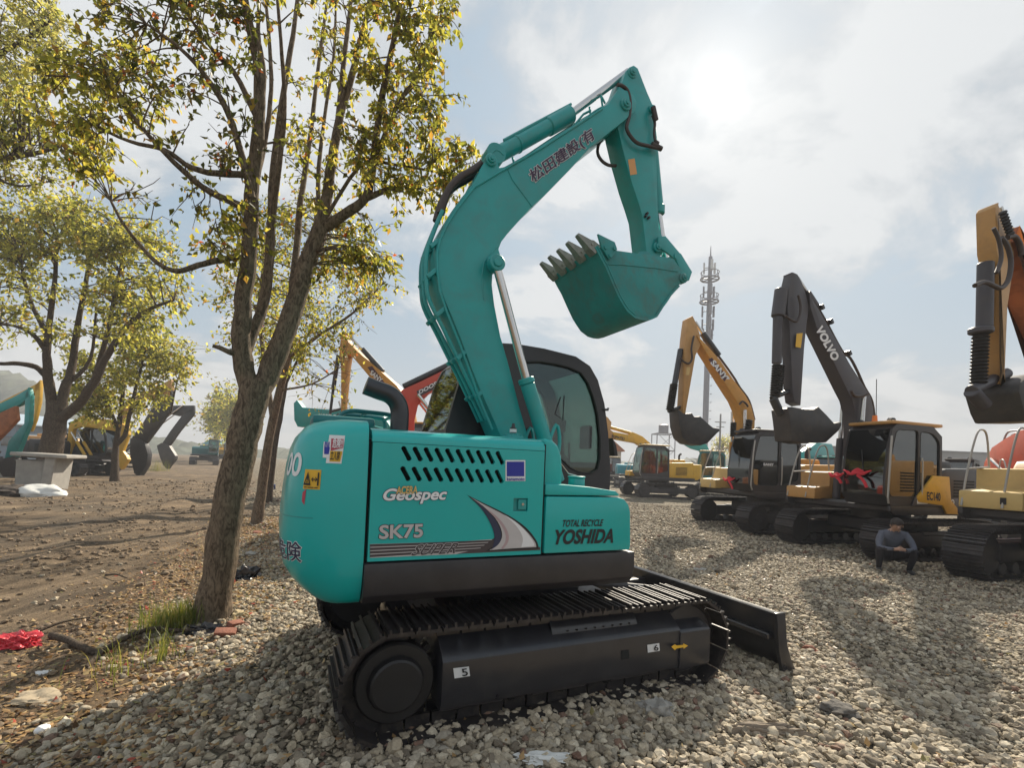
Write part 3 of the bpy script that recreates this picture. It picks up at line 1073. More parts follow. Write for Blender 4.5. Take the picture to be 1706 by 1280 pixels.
make_tree('tree', 'small bushy tree with a thin dark trunk in front of the yellow boom', [
    ([(191, 800, 24), (192, 760, 24), (194, 735, 24), (200, 700, 24), (206, 640, 24)], 0.17, 0.08),
    ([(193, 742, 24), (208, 725, 24), (216, 690, 24), (228, 640, 24), (240, 590, 24)], 0.12, 0.05),
    ([(197, 715, 24), (178, 670, 24), (160, 630, 24)], 0.09, 0.04),
    ([(284, 690, 25), (292, 650, 25), (300, 620, 25)], 0.05, 0.02),
], [
    ([(115, 600), (190, 560), (260, 560), (318, 590), (290, 640), (250, 690), (180, 700), (120, 690)], 22.8, 25.5, 96, 60),
    ([(230, 560), (320, 570), (318, 610), (260, 620)], 23, 25, 18, 26, 'pale'),
], 'olive', 0.22, BARKD, group='trees lining the dirt road', twig_r=0.02, spread=0.7, droop=0.4)
for (u, D, hpx, sp) in ((362, 95, 92, 2.0), (378, 80, 108, 1.9), (396, 72, 100, 1.6)):
    b = 757
    make_tree('tree', {362: 'hazy small tree at the far end of the dirt road, left of two', 378: 'tallest hazy tree at the far end of the dirt road', 396: 'hazy tree at the far end of the road half hidden by the leaning trunk'}[u], [
        ([(u, b, D), (u + 1, b - 35, D), (u + 2, b - hpx * 0.7, D)], 0.35, 0.12),
        ([(u, b - 30, D), (u - 6, b - 50, D), (u - 9, b - 65, D)], 0.18, 0.08),
    ], [([(u - 20, b - 45), (u - 14, b - hpx + 14), (u + 4, b - hpx), (u + 20, b - hpx + 16), (u + 20, b - 50), (u, b - 28)], D - 2, D + 2, 40, 46)],
        'olive', 0.6, BARKD, group='hazy trees at the end of the road', twig_r=0.05, spread=sp, droop=0.2, bn=6)


# ------------------------------------------------------------------ tracks and cabs (shared builders)
def belt_path(x0, x1, r, zc):
    """closed stadium path as a function of arc length: -> (x, z, tangent angle)"""
    Lr = x1 - x0
    per = 2 * Lr + 2 * math.pi * r

    def f(s):
        s %= per
        if s < Lr:
            return x0 + s, zc + r, 0.0
        s -= Lr
        if s < math.pi * r:
            a = s / r
            return x1 + r * math.sin(a), zc + r * math.cos(a), -a
        s -= math.pi * r
        if s < Lr:
            return x1 - s, zc - r, -math.pi
        s -= Lr
        a = s / r
        return x0 - r * math.sin(a), zc - r * math.cos(a), -math.pi - a
    return f, per


def belt(x0, x1, r, y0, y1, n, th=0.022, gh_=0.022, ribs=3, sag=0.0):
    zc = r + 0.0
    f, per = belt_path(x0, x1, r - th, zc)
    mb = MB()
    p = per / n
    yc, w = (y0 + y1) / 2, abs(y1 - y0)
    for i in range(n):
        x, z, a = f(i * p)
        mb.box((x, yc, z), (p * 0.93, w, th), ry=-a)
        nx, nz = -math.sin(a), math.cos(a)
        tx, tz = math.cos(a), math.sin(a)
        for k in range(ribs):
            o = (k - (ribs - 1) / 2) * p * 0.36
            hgt = gh_ * (1.25 if k == 1 or ribs == 1 else 0.9)
            mb.box((x + nx * (th / 2 + hgt / 2) + tx * o, yc, z + nz * (th / 2 + hgt / 2) + tz * o), (0.014 if ribs == 3 else 0.03, w * 0.995, hgt), ry=-a)
        for s in (-1, 1):   # link plates on the inside
            mb.box((x - nx * (th / 2 + 0.035), yc + s * 0.07, z - nz * (th / 2 + 0.035)), (p * 0.9, 0.025, 0.07), ry=-a)
    return mb


def wheel(mb, x, y0, y1, z, r, hub=0.4):
    mb.cyl((x, y0, z), (x, y1, z), r, n=28, bev=0.012)
    s = 1 if y1 > y0 else -1
    mb.cyl((x, y1, z), (x, y1 + s * 0.03, z), r * hub, n=18, bev=0.006)
    for k in range(8):
        a = k * math.pi / 4
        mb.cyl((x + math.cos(a) * r * hub * 0.75, y1 + s * 0.03, z + math.sin(a) * r * hub * 0.75), (x + math.cos(a) * r * hub * 0.75, y1 + s * 0.045, z + math.sin(a) * r * hub * 0.75), r * 0.06, n=6)


def build_cab(root, prof, y0, y1, holes_r, holes_l, frame, roof, glass, front, rear, seat=True, th=0.05, name='cab'):
    """prof: side outline (x,z); front / rear: index ranges of prof points the windscreen / rear glass follow"""
    cab = MB()
    cab.box(((prof[0][0] + prof[-1][0]) / 2, (y0 + y1) / 2, min(p[1] for p in prof) + 0.03), (0.3, 0.3, 0.04))
    body = cab.build(name, frame, root)
    for nm, y, hs in (('side_frame', y0 + th / 2, holes_r), ('side_frame', y1 - th / 2, holes_l)):
        plate_obj(nm, prof, hs, y, th, frame, body)
        for h in hs:
            plate_obj('window', inset2(h, -0.012), [], y, 0.008, glass, body)
            gk = MB()
            loop = [Vector((q[0], y + (-1 if y == y0 + th / 2 else 1) * th / 2, q[1])) for q in h]
            gk.tube(loop + [loop[0]], 0.009, 5, cap=False)
            gk.build('window_seal', RUBBER, body)
    n = len(prof)

    def run(a, b):
        return [prof[i % n] for i in range(a, b + 1)]
    mb = MB()
    # strips closing the shell between the side frames, except where glass sits
    fa, fb = front
    ra, rb = rear
    solid = [(fb, ra), (rb, fa + n)]
    for a, b in solid:
        if b > a:
            MB().strip(run(a, b), y0 + th, y1 - th, 0.045, 0.0).build('shell', frame, body, recalc=True)
    for nm, (a, b) in (('windscreen', front), ('rear_window', rear)):
        g = MB()
        g.strip(run(a, b), y0 + th, y1 - th, 0.012)
        g.build(nm, glass, body, recalc=True)
    if roof is not None:
        zs = max(p[1] for p in prof)
        xs = [p[0] for p in prof if p[1] > zs - 0.25]
        r = MB()
        r.box(((min(xs) + max(xs)) / 2, (y0 + y1) / 2, zs + 0.005), (max(xs) - min(xs) + 0.02, (y1 - y0) + 0.02, 0.07), 0.03, seg=2)
        r.build('roof', roof, body)
    if seat:
        zb = min(p[1] for p in prof)
        xm = sum(p[0] for p in prof) / n
        s = MB()
        yc = (y0 + y1) / 2
        s.box((xm - 0.12, yc, zb + 0.52), (0.46, 0.48, 0.14), 0.05, seg=2)
        s.box((xm - 0.36, yc, zb + 0.88), (0.13, 0.46, 0.66), 0.05, ry=-0.14, seg=2)
        s.box((xm - 0.42, yc, zb + 1.30), (0.09, 0.26, 0.18), 0.04, ry=-0.1, seg=2)
        s.box((xm - 0.12, yc, zb + 0.25), (0.36, 0.36, 0.42), 0.03)
        s.build('seat', DGREY, body)
        c = MB()
        for sg in (-1, 1):
            c.box((xm + 0.10, yc + sg * 0.33, zb + 0.55), (0.4, 0.14, 0.32), 0.03)
            c.cyl((xm + 0.2, yc + sg * 0.33, zb + 0.7), (xm + 0.24, yc + sg * 0.33, zb + 0.98), 0.015, n=8)
            c.cyl((xm + 0.24, yc + sg * 0.33, zb + 0.94), (xm + 0.25, yc + sg * 0.33, zb + 1.06), 0.03, 0.025, n=10)
            c.cyl((xm + 0.5, yc + sg * 0.1, zb + 0.1), (xm + 0.46, yc + sg * 0.1, zb + 0.85), 0.013, n=8)
        c.box((xm + 0.5, yc - 0.36, zb + 0.9), (0.05, 0.18, 0.24), 0.015)
        c.build('controls', DGREY, body)
    return body


def rod(mb, a, b, r, n=14, mi=0):
    return mb.cyl(a, b, r, n=n, mi=mi, bev=r * 0.12)


# ------------------------------------------------------------------ the teal excavator in front
def build_hero():
    M = HERO
    root = thing('excavator', 'teal compact excavator with black tracks, its bucket raised overhead, closest to the camera', 'excavator', M.o, M.rz)

    def A(u, v, y):
        return M.at(u, v, y)

    def XZ(pts, y):
        return M.xz(pts, y)

    # ---------------- undercarriage
    for sg, lab in ((-1, None), (1, None)):
        yi, yo = sg * 0.70, sg * 1.15
        bt = belt(-1.02, 1.25, 0.335, yi, yo, 40).build('crawler_track', STEEL, root, ang=20)
        w = MB()
        wheel(w, 1.25, sg * 0.80, sg * 1.02, 0.335, 0.265, 0.45)
        w.build('idler_wheel', BLACK, bt)
        w = MB()
        wheel(w, -1.02, sg * 0.78, sg * 1.06, 0.335, 0.235, 0.62)
        for k in range(21):
            a = k * 2 * math.pi / 21
            w.box((-1.02 + math.cos(a) * 0.25, sg * 0.92, 0.335 + math.sin(a) * 0.25), (0.05, 0.05, 0.035), ry=-a)
        w.cyl((-1.02, sg * 1.06, 0.335), (-1.02, sg * 1.11, 0.335), 0.17, 0.15, n=24, bev=0.01)
        w.build('drive_sprocket', SHADEIRON, bt)
        for k in range(5):
            w = MB()
            wheel(w, -0.62 + k * 0.375, sg * 0.84, sg * 1.0, 0.135, 0.085, 0.5)
            w.build('track_roller', SHADEIRON, bt)
        fr = MB()
        # beam with a sloping shoulder
        pr = [(sg * 0.74, 0.16), (sg * 1.115, 0.16), (sg * 1.125, 0.20), (sg * 1.125, 0.445), (sg * 1.10, 0.47), (sg * 0.98, 0.565), (sg * 0.74, 0.575)]
        fr.prism(pr, -0.76, 1.10, 0.012, axis='x')
        fr.build('track_frame', BLACKG, bt, ang=25)
        fr = MB()
        pr = [(sg * 0.80, 0.155), (sg * 1.13, 0.155), (sg * 1.14, 0.19), (sg * 1.14, 0.43), (sg * 1.12, 0.45), (sg * 0.99, 0.50), (sg * 0.80, 0.50)]
        fr.prism(pr, 1.085, 1.39, 0.014, axis='x')
        fr.build('idler_guard', BLACKG, bt, ang=25)
        for k in range(3):
            MB().box((-0.55 + k * 0.62, sg * 1.0, 0.165), (0.42, 0.2, 0.05), 0.01).build('chain_guard', BLACK, bt)
        fr = MB()
        arc = [(sg * (0.935 + 0.125 * math.cos(a)), 0.485 + 0.115 * math.sin(a)) for a in np.linspace(-0.25, math.pi + 0.1, 14)]
        fr.prism(arc, 0.02, 0.74, 0.006, axis='x')
        fr.build('grease_cylinder_cover', BLACKG, bt, ang=50)
        if sg < 0:
            quad_on(bt, 'loose_sheet', [(0.16, -0.90, 0.604), (0.62, -0.90, 0.604), (0.56, -0.76, 0.612), (0.10, -0.76, 0.612)], PAPER, (0, 0, 1), 0.004)
        for k in range(8):
            q = 0.14 + k * 0.075
            MB().cyl((q, sg * 1.045, 0.512), (q, sg * 1.053, 0.522), 0.012, n=8).build('bolt', CHROME, bt)
        if sg < 0:
            yy = -1.128
            for (px, tx) in (([(755, 1114), (781, 1111), (783, 1127), (757, 1131)], '5'), ([(1078, 1075), (1098, 1072), (1099, 1085), (1079, 1088)], '6')):
                pp = [A(u, v, yy) for u, v in px]
                quad_on(bt, 'sticker', pp, PAPER, (0, -1, 0), 0.002)
                text_on(bt, tx, pp[3].lerp(pp[2], .5) + Vector((0, 0, .008)), pp[3].lerp(pp[2], .85) + Vector((0, 0, .008)), pp[0].lerp(pp[1], .5) - Vector((0, 0, .008)), INK, (0, -1, 0), 0.004, name='sticker_writing')
            ar = [(1118, 1078), (1124, 1074), (1127, 1076), (1138, 1075), (1138, 1072.5), (1146, 1076.5), (1139, 1081.5), (1138, 1079), (1127, 1081), (1124, 1084)]
            quad_on(bt, 'arrow_mark', [A(u, v, -1.142) for u, v in ar], YELV, (0, -1, 0), 0.002)
            quad_on(bt, 'hole_shade_patch', [A(u, v, -1.127) for u, v in [(1035, 1085), (1048, 1083), (1048, 1098), (1035, 1100)]], VOID, (0, -1, 0), 0.002)  # flat dark patch, the shade of a square hole painted on the beam
    fr = MB()
    fr.box((0.1, 0, 0.50), (1.5, 1.5, 0.22), 0.03)
    fr.box((0.1, 0, 0.63), (1.0, 1.0, 0.1), 0.03)
    for sx in (-1, 1):
        fr.box((0.1 + sx * 0.62, 0, 0.44), (0.24, 1.66, 0.18), 0.03)
    fr.build('undercarriage_frame', BLACK, root)
    fr = MB()
    fr.cyl((0, 0, 0.66), (0, 0, 0.84), 0.46, n=40, bev=0.01)
    fr.build('slewing_ring', STEEL, root)
    # ---------------- dozer blade
    bl = MB()
    pr = [(2.05, 0.50), (2.085, 0.515), (2.12, 0.50), (2.125, 0.40), (2.15, 0.25), (2.20, 0.12), (2.27, 0.03), (2.24, 0.02), (2.155, 0.10), (2.10, 0.25), (2.075, 0.40)]
    bl.prism(pr, -1.19, 1.19, 0.004)
    end = [(2.03, 0.515), (2.135, 0.515), (2.145, 0.40), (2.165, 0.25), (2.215, 0.13), (2.285, 0.02), (2.12, 0.03), (2.07, 0.2)]
    bl.prism(end, -1.225, -1.19, 0.006)
    bl.prism(end, 1.19, 1.225, 0.006)
    bl.box((2.065, 0, 0.30), (0.07, 2.3, 0.05), 0.01)
    o = bl.build('dozer_blade', BLACKG, root)
    for sg in (-1, 1):
        a = MB()
        a.prism([(0.7, 0.30), (0.7, 0.44), (1.5, 0.40), (2.08, 0.42), (2.10, 0.14), (1.5, 0.26)], sg * 0.42, sg * 0.52, 0.01)
        a.build('blade_arm', BLACK, o)
    a = MB()
    rod(a, (0.75, 0, 0.56), (1.45, 0, 0.48), 0.055)
    rod(a, (1.45, 0, 0.48), (2.0, 0, 0.40), 0.03)
    a.build('blade_cylinder', BLACK, o)
    # ---------------- deck and skirts
    d = MB()
    for sg in (-1, 1):
        d.prism([(sg * 0.88, 0.80), (sg * 1.0, 0.80), (sg * 1.045, 0.85), (sg * 1.062, 0.93), (sg * 1.06, 1.04), (sg * 0.88, 1.04)], -1.23, 0.69, 0.008, axis='x')
    d.box((-0.28, 0, 0.93), (1.92, 1.8, 0.20), 0.02)
    d.build('deck_frame', BLACK, root, ang=28)
    d = MB()
    d.box((0.9, -0.12, 1.1), (0.6, 0.42, 0.5), 0.03)
    d.build('boom_bracket', BLACK, root)

    # ---------------- counterweight: plan outline lofted over a height profile
    def plan(n_c=9):
        out = [(-1.235, -1.05), (-1.30, -1.05)]
        cx, cy, r = -1.36, -0.73, 0.32
        for k in range(n_c + 1):
            a = -math.pi / 2 - (math.pi / 2) * k / n_c
            out.append((cx + r * math.cos(a), cy + r * math.sin(a)))
        out[-1] = (-1.68, -0.73)
        half = out + [(-1.69, -0.5), (-1.697, -0.25)]
        return half + [(-1.70, 0.0)] + [(x, -y) for x, y in half[::-1]]
    pl = plan()
    rows = [(0.79, 0.34), (0.80, 0.27), (0.83, 0.19), (0.88, 0.115), (0.94, 0.06), (1.01, 0.022), (1.10, 0.004), (1.20, 0.0), (1.40, 0.008), (1.58, 0.022), (1.70, 0.040), (1.77, 0.062), (1.815, 0.092), (1.845, 0.14), (1.862, 0.22), (1.872, 0.36)]
    P0 = [Vector(p) for p in pl]
    A0 = [0.0]
    for i in range(1, len(P0)):
        A0.append(A0[-1] + (P0[i] - P0[i - 1]).length)

    def inset_at(s, z):
        s = min(s, A0[-1] - s)
        f = 0.45 + 0.75 * min(1.0, max(0.0, (s - 0.1) / 0.55))
        if z < 1.15:
            f *= 0.8 + 0.30 * min(1.0, max(0.0, (s - 0.2) / 0.6))
        return float(np.interp(z, [r[0] for r in rows], [r[1] for r in rows])) * f

    def nrm2(i):
        t = (P0[min(i + 1, len(P0) - 1)] - P0[max(i - 1, 0)]).normalized()
        return Vector((-t.y, t.x))        # outward is to the right of travel; sign fixed below
    cw = MB()
    rings = []
    for z, ins in rows:
        ring = []
        for i, p in enumerate(P0):
            nn = nrm2(i)
            if nn.dot(p - Vector((-0.9, 0))) < 0:
                nn = -nn
            q = p - nn * inset_at(A0[i], z)
            if i in (0, 1, len(P0) - 1, len(P0) - 2):
                q = Vector((p.x, p.y - math.copysign(1, p.y) * inset_at(A0[i], z)))
            ring.append(cw.bm.verts.new((q.x, q.y, z)))
        rings.append(ring)
    for a, b in zip(rings, rings[1:]):
        for i in range(len(a) - 1):
            cw.bm.faces.new((a[i], a[i + 1], b[i + 1], b[i]))
        cw.bm.faces.new((a[-1], a[0], b[0], b[-1]))
    cw.bm.faces.new(rings[0])
    cw.bm.faces.new(rings[-1])
    cwo = cw.build('counterweight', TEAL, root, ang=50, recalc=True)
    # arc length map on the outer surface for stickers
    acc = [0.0]
    for i in range(1, len(P0)):
        acc.append(acc[-1] + (P0[i] - P0[i - 1]).length)

    def cws(s, z, off):
        i = max(0, min(len(P0) - 2, next((k for k in range(len(acc) - 1) if acc[k + 1] >= s), len(acc) - 2)))
        t = (s - acc[i]) / (acc[i + 1] - acc[i])
        p = P0[i].lerp(P0[i + 1], t)
        n0, n1 = nrm2(i), nrm2(i + 1)
        for q in (n0, n1):
            pass
        nn = n0.lerp(n1, t).normalized()
        if nn.dot(p - Vector((-0.9, 0))) < 0:
            nn = -nn
        ins = inset_at(s, z)
        return Vector((p.x + nn.x * (off - ins), p.y + nn.y * (off - ins), z))

    def find_s(u, v):
        best, bs, bz = 1e9, 0, 0
        for k in range(0, 160):
            s = k * 0.01
            # match on image column and row by sampling heights
            for q in range(0, 12):
                z = 0.85 + q * 0.09
                p = M.w(*cws(s, z, 0.0))
                e = pix(p)
                dd = (e[0] - u) ** 2 + (e[1] - v) ** 2
                if dd < best:
                    best, bs, bz = dd, s, z
        for _ in range(2):
            for k in range(-6, 7):
                for q in range(-6, 7):
                    s, z = bs + k * 0.003, bz + q * 0.02
                    if s < 0:
                        continue
                    e = pix(M.w(*cws(s, z, 0.0)))
                    dd = (e[0] - u) ** 2 + (e[1] - v) ** 2
                    if dd < best:
                        best, s0, z0 = dd, s, z
                        bs, bz = s0, z0
        return bs, bz

    def cw_patch(px, m, off, name='sticker', n=8):
        q = [find_s(*p) for p in px]
        bl_, br_, tr_, tl_ = q
        vs, fs = [], []
        for j in range(n + 1):
            for i in range(n + 1):
                a, b = i / n, j / n
                s = (bl_[0] * (1 - a) + br_[0] * a) * (1 - b) + (tl_[0] * (1 - a) + tr_[0] * a) * b
                z = (bl_[1] * (1 - a) + br_[1] * a) * (1 - b) + (tl_[1] * (1 - a) + tr_[1] * a) * b
                vs.append(cws(s, z, off))
        for j in range(n):
            for i in range(n):
                k = j * (n + 1) + i
                fs.append((k, k + 1, k + n + 2, k + n + 1))
        return MB().raw(vs, fs).build(name, m, cwo, ang=0), q

    def cw_text(s, q, m, off, box=(0, 1, 0, 1), bold=0.02, **kw):
        bl_, br_, tr_, tl_ = q

        def mf(a, b, o):
            a, b = box[0] + a * (box[1] - box[0]), box[2] + b * (box[3] - box[2])
            s_ = (bl_[0] * (1 - a) + br_[0] * a) * (1 - b) + (tl_[0] * (1 - a) + tr_[0] * a) * b
            z_ = (bl_[1] * (1 - a) + br_[1] * a) * (1 - b) + (tl_[1] * (1 - a) + tr_[1] * a) * b
            return cws(s_, z_, o)
        return text_on(cwo, s, (0, 0, 0), (1, 0, 0), (0, 1, 0), m, (0, 0, 1), off, bold, mapf=mf, **kw)
    # hand-and-cube warning sticker
    _, q = cw_patch([(543, 772), (569, 773), (575, 728), (549, 727)], WHITE, 0.002)
    cw_patch([(551, 749), (571, 749), (573, 731), (552, 730)], REDV, 0.0035)
    cw_patch([(549, 769), (567, 770), (571, 751), (550, 751)], YELV, 0.0035)
    cw_text('危険!!', q, WHITE, 0.005, (0.30, 0.92, 0.55, 0.90))
    cw_text('立入禁', q, INK, 0.005, (0.26, 0.84, 0.12, 0.44))
    _, q2 = cw_patch([(538, 760), (549, 763), (552, 735), (540, 735)], WHITE, 0.003)
    cw_patch([(540, 758), (548, 760), (550, 745), (541, 744)], BLUEV, 0.0042)
    for k in range(4):
        cw_patch([(540.5 + k * 2.2, 746), (542 + k * 2.2, 746), (543 + k * 2.2, 737 - (k in (1, 2)) * 2), (541.5 + k * 2.2, 737 - (k in (1, 2)) * 2)], BLUEV, 0.0042, n=2)
    # yellow pictogram plate
    _, q = cw_patch([(505, 814), (533, 819), (536, 784), (509, 780)], YELV, 0.002)
    cw_text('△', q, INK, 0.004, (0.06, 0.46, 0.22, 0.86), 0.03)
    cw_text('!', q, INK, 0.004, (0.235, 0.285, 0.34, 0.66), 0.03)
    cw_text('↔', q, INK, 0.004, (0.50, 0.84, 0.40, 0.62), 0.03)
    cw_text('I', q, INK, 0.004, (0.86, 0.91, 0.22, 0.84), 0.03)
    cw_text('— —— —', q, INK, 0.004, (0.10, 0.9, 0.08, 0.11), 0.02)
    cw_patch([(503, 838), (508, 839), (510, 818), (505, 818)], REDV, 0.0022, n=3)
    # white number and dark rear lettering wrapping the corner
    (sa, za), (sb, zb) = find_s(500, 792), find_s(500, 757)
    q = [(sa + 0.26, za), (sa, za), (sa, zb), (sa + 0.26, zb)]
    cw_text('100', q, WHITE, 0.0015, bold=0.02)
    cw_patch([(489, 801), (495, 802), (495, 800), (489, 799)], WHITE, 0.003, n=2)
    (sa, za), (sb, zb) = find_s(502, 940), find_s(503, 907)
    print('CWT', sa, za, sb, zb)
    q = [(sa + 0.36, za), (sa, za), (sa, zb), (sa + 0.36, zb)]
    cw_text('車危険', q, NAVY, 0.0015, bold=0.012, outline=WHITE, ow=0.040)
    g = MB()
    s0, z0 = find_s(520, 886)
    g.tube([cws(s0 + k * 0.05, 1.30 + 0.0 * k, -0.001) for k in range(22)], 0.004, 5)
    g.build('groove', TEAL2, cwo)

    # ---------------- engine hood, louvred side panel
    hd = MB()
    pr = [(-0.985, 1.05), (-0.985, 1.74), (-1.045, 1.745), (-1.043, 1.775), (-1.022, 1.80), (-0.98, 1.818), (-0.90, 1.83), (-0.3, 1.85), (0.10, 1.85), (0.10, 1.05)]
    hd.prism(pr, -1.218, -0.085, 0.0, axis='x')
    hd.box((-0.86, 0.52, 1.42), (0.70, 0.98, 0.78), 0.05, seg=2)
    hood = hd.build('engine_hood', TEAL, root, ang=50)
    bk = MB()
    bk.box((-0.66, -0.99, 1.62), (0.9, 0.014, 0.24))
    bk.box((-1.226, 0, 1.40), (0.02, 2.02, 0.72))
    bk.box((-0.080, -0.9, 1.42), (0.016, 0.27, 0.74))
    bk.build('shade_backing', VOID, hood)  # near-black sheets paint in the shade behind the slots and panel gaps
    slots = []
    for row, (zt, zb) in enumerate(((1.728, 1.640), (1.608, 1.520))):
        for k in range(10):
            xb = -1.035 + k * 0.0672 + row * 0.0
            s = 0.033
            hw = 0.0165
            pts = []
            for (cx, cz, a0) in ((xb, zt - hw, 0.0), (xb + s, zb + hw, math.pi)):
                for j in range(7):
                    a = a0 + math.pi * j / 6
                    pts.append((cx + hw * math.cos(a), cz + hw * math.sin(a)))
            slots.append(pts)
    latch = [(-0.305, 1.34), (-0.305, 1.425), (-0.20, 1.425), (-0.20, 1.34)]
    panel = plate_obj('side_panel', [(-1.214, 1.052), (-1.214, 1.742), (-0.088, 1.742), (-0.088, 1.052)], slots + [latch], -1.036, 0.026, TEAL, hood)
    lt = MB()
    lt.box((-0.2525, -1.02, 1.3825), (0.105, 0.012, 0.086), mi=0)
    lt.box((-0.235, -1.035, 1.3825), (0.062, 0.016, 0.070), 0.004)
    lt.build('latch_plate', TEAL2, panel)
    lt = MB()
    lt.cyl((-0.235, -1.043, 1.385), (-0.235, -1.050, 1.385), 0.009, n=12)
    lt.build('latch_lock', CHROME, panel)
    yp = -1.049
    N = (0, -1, 0)

    def on(u, v):
        return A(u, v, yp)

    def decal(px, m, off=0.002, name='stripe'):
        return quad_on(panel, name, [on(u, v) for u, v in (soften(px) if name == 'swoosh' else px)], m, N, off)
    # lower stripe band with the word on it
    decal([(617, 907), (760, 903), (820, 899), (829, 914), (760, 924), (617, 930)], SILVER, 0.001)
    for k in range(4):
        a, b = k / 4 + 0.02, k / 4 + 0.2
        L0, L1, R0, R1 = 907 + 23 * a, 907 + 23 * b, 902 + 16 * a, 902 + 16 * b
        decal([(616, L0), (700, L0 * .6 + .4 * R0 - 0.5), (818 + k * 4, R0 - 2), (822 + k * 4, R1 - 2), (700, L1 * .6 + .4 * R1 - 0.5), (616, L1)], BROWNV, 0.002)
    decal([(812, 905), (838, 886), (850, 905), (900, 912), (900, 917), (760, 923.5), (800, 914)], BROWNV, 0.0015)
    text_on(panel, 'SUPER', on(684, 926), on(757, 922), on(692, 908), BROWNV, N, 0.003, 0.005, shear=0.25, outline=SILVER, ow=0.035)
    # swoosh
    sw_o = [(778, 825), (800, 836), (830, 850), (858, 865), (880, 882), (896, 904), (897, 915), (850, 917), (808, 919), (826, 908), (828, 890), (818, 868), (800, 845)]
    decal(sw_o, INK, 0.003, 'swoosh')
    decal([(784, 829), (802, 839), (830, 853), (856, 867), (876, 884), (892, 904), (893, 912), (850, 914), (815, 917), (832, 907), (838, 890), (828, 866), (806, 844)], SILVER, 0.004, 'swoosh')
    decal([(786, 831), (803, 843), (826, 866), (836, 890), (832, 907), (818, 916), (822, 908), (824, 890), (814, 866), (800, 845)], NAVY, 0.005, 'swoosh')
    decal([(806, 845), (830, 862), (846, 884), (848, 902), (838, 915), (834, 914), (843, 902), (841, 885), (828, 866)], mat('pink_vinyl', (0.42, 0.30, 0.31), 0.4), 0.005, 'swoosh')
    decal([(840, 858), (858, 869), (876, 886), (889, 904), (890, 910), (868, 912), (872, 896), (860, 876)], WHITE, 0.005, 'swoosh')
    text_on(panel, 'Geospec', on(637, 840), on(741, 838), on(641, 815), WHITE, N, 0.003, 0.03, shear=0.15, outline=NAVY, ow=0.065)
    text_on(panel, 'ACERA', on(660, 823), on(694, 822), on(661, 811), mat('pale_yellow_vinyl', (0.66, 0.46, 0.16), 0.5), N, 0.0065, 0.03, outline=BROWNV, ow=0.05)
    text_on(panel, 'SK75', on(632, 898), on(703, 895), on(633, 876), SILVER, N, 0.003, 0.03, outline=INK, ow=0.06)
    # blue square sticker
    decal([(842, 767), (875, 767), (875, 802), (842, 802)], WHITE, 0.002, 'sticker')
    decal([(844, 769.5), (873, 769.5), (873, 794), (844, 794)], BLUEV, 0.0035, 'sticker')
    text_on(panel, 'kanamoto', on(844, 801), on(873, 801), on(844, 795.5), BLUEV, N, 0.0035, 0.02)
    # intake guard and exhaust
    gr = MB()
    gp = [A(u, v, -0.45) for u, v in [(549, 704), (556, 690), (572, 684), (600, 686), (634, 690), (642, 694), (645, 708)]]
    for dy in (0.0, 0.35):
        gr.tube(smooth_path([p + Vector((0.05, dy, 0)) for p in gp], 4), 0.016, 8)
    for i in (1, 3, 5):
        gr.tube([gp[i] + Vector((0.05, 0, 0)), gp[i] + Vector((0.05, 0.35, 0))], 0.012, 6)
    gr.build('intake_guard', DTEAL, hood)
    gr = MB()
    gr.box((-1.33, -0.30, 1.885), (0.40, 0.5, 0.07), 0.03, seg=2)
    gr.build('intake_cover', DTEAL, hood)
    ex = MB()
    ep = [(-0.98, -0.60, 1.80), (-0.98, -0.60, 1.92), (-0.985, -0.60, 1.99), (-1.01, -0.60, 2.045), (-1.06, -0.60, 2.085), (-1.13, -0.60, 2.105), (-1.215, -0.60, 2.13)]
    ex.tube(smooth_path(ep, 4), 0.062, 22, cap=False)
    ex.tube(smooth_path(ep, 4), 0.056, 22, cap=True)
    exo = ex.build('exhaust_pipe', BLACKG, hood, ang=50)
    # ---------------- right front tank, fender hump, caps
    tk = MB()
    tk.prism([(-0.064, 1.052), (0.655, 1.052), (0.66, 1.10), (0.648, 1.33), (0.63, 1.385), (0.59, 1.425), (0.54, 1.438), (-0.064, 1.438)], -1.05, -0.42, 0.016)
    tank = tk.build('fuel_tank', TEAL, root, ang=50)
    ld = MB()
    ld.prism([(-0.064, 1.446), (0.54, 1.446), (0.56, 1.455), (0.52, 1.482), (0.30, 1.508), (0.10, 1.52), (-0.064, 1.522)], -1.035, -0.43, 0.012)
    ld.build('tank_lid', TEAL, tank, ang=50)
    cp = MB()
    p = A(960, 815, -0.86)
    cp.cyl((p.x, -0.86, 1.47), (p.x, -0.86, 1.565), 0.062, 0.060, n=28, bev=0.006)
    cp.cyl((p.x, -0.86, 1.565), (p.x, -0.86, 1.578), 0.066, n=28, bev=0.004)
    cp.build('filler_cap', TEAL2, tank, ang=50)
    cp = MB()
    a, b = A(934, 772, -0.86), Vector((p.x, -0.86, 1.58))
    cp.tube([a, a.lerp(b, .5) + Vector((0, 0, -.03)), b], 0.004, 5)
    cp.build('cap_chain', CHROME, tank)

    def onb(u, v):
        return A(u, v, -1.05)
    text_on(tank, 'YOSHIDA', onb(922, 907), onb(1020, 904), onb(926, 884), INK, N, 0.002, 0.04, shear=0.12)
    text_on(tank, 'TOTAL RECYCLE', onb(936, 878), onb(1003, 876.5), onb(938, 867), INK, N, 0.002, 0.03, shear=0.1)
    hp = MB()
    hp.prism([(-0.070, 1.47), (0.085, 1.47), (0.088, 1.62), (0.075, 1.72), (0.045, 1.79), (0.0, 1.825), (-0.070, 1.835)], -1.0, -0.42, 0.025, seg=3)
    hp.build('front_fender', TEAL, root, ang=60)
    br = MB()
    p = A(855, 716, -0.50)
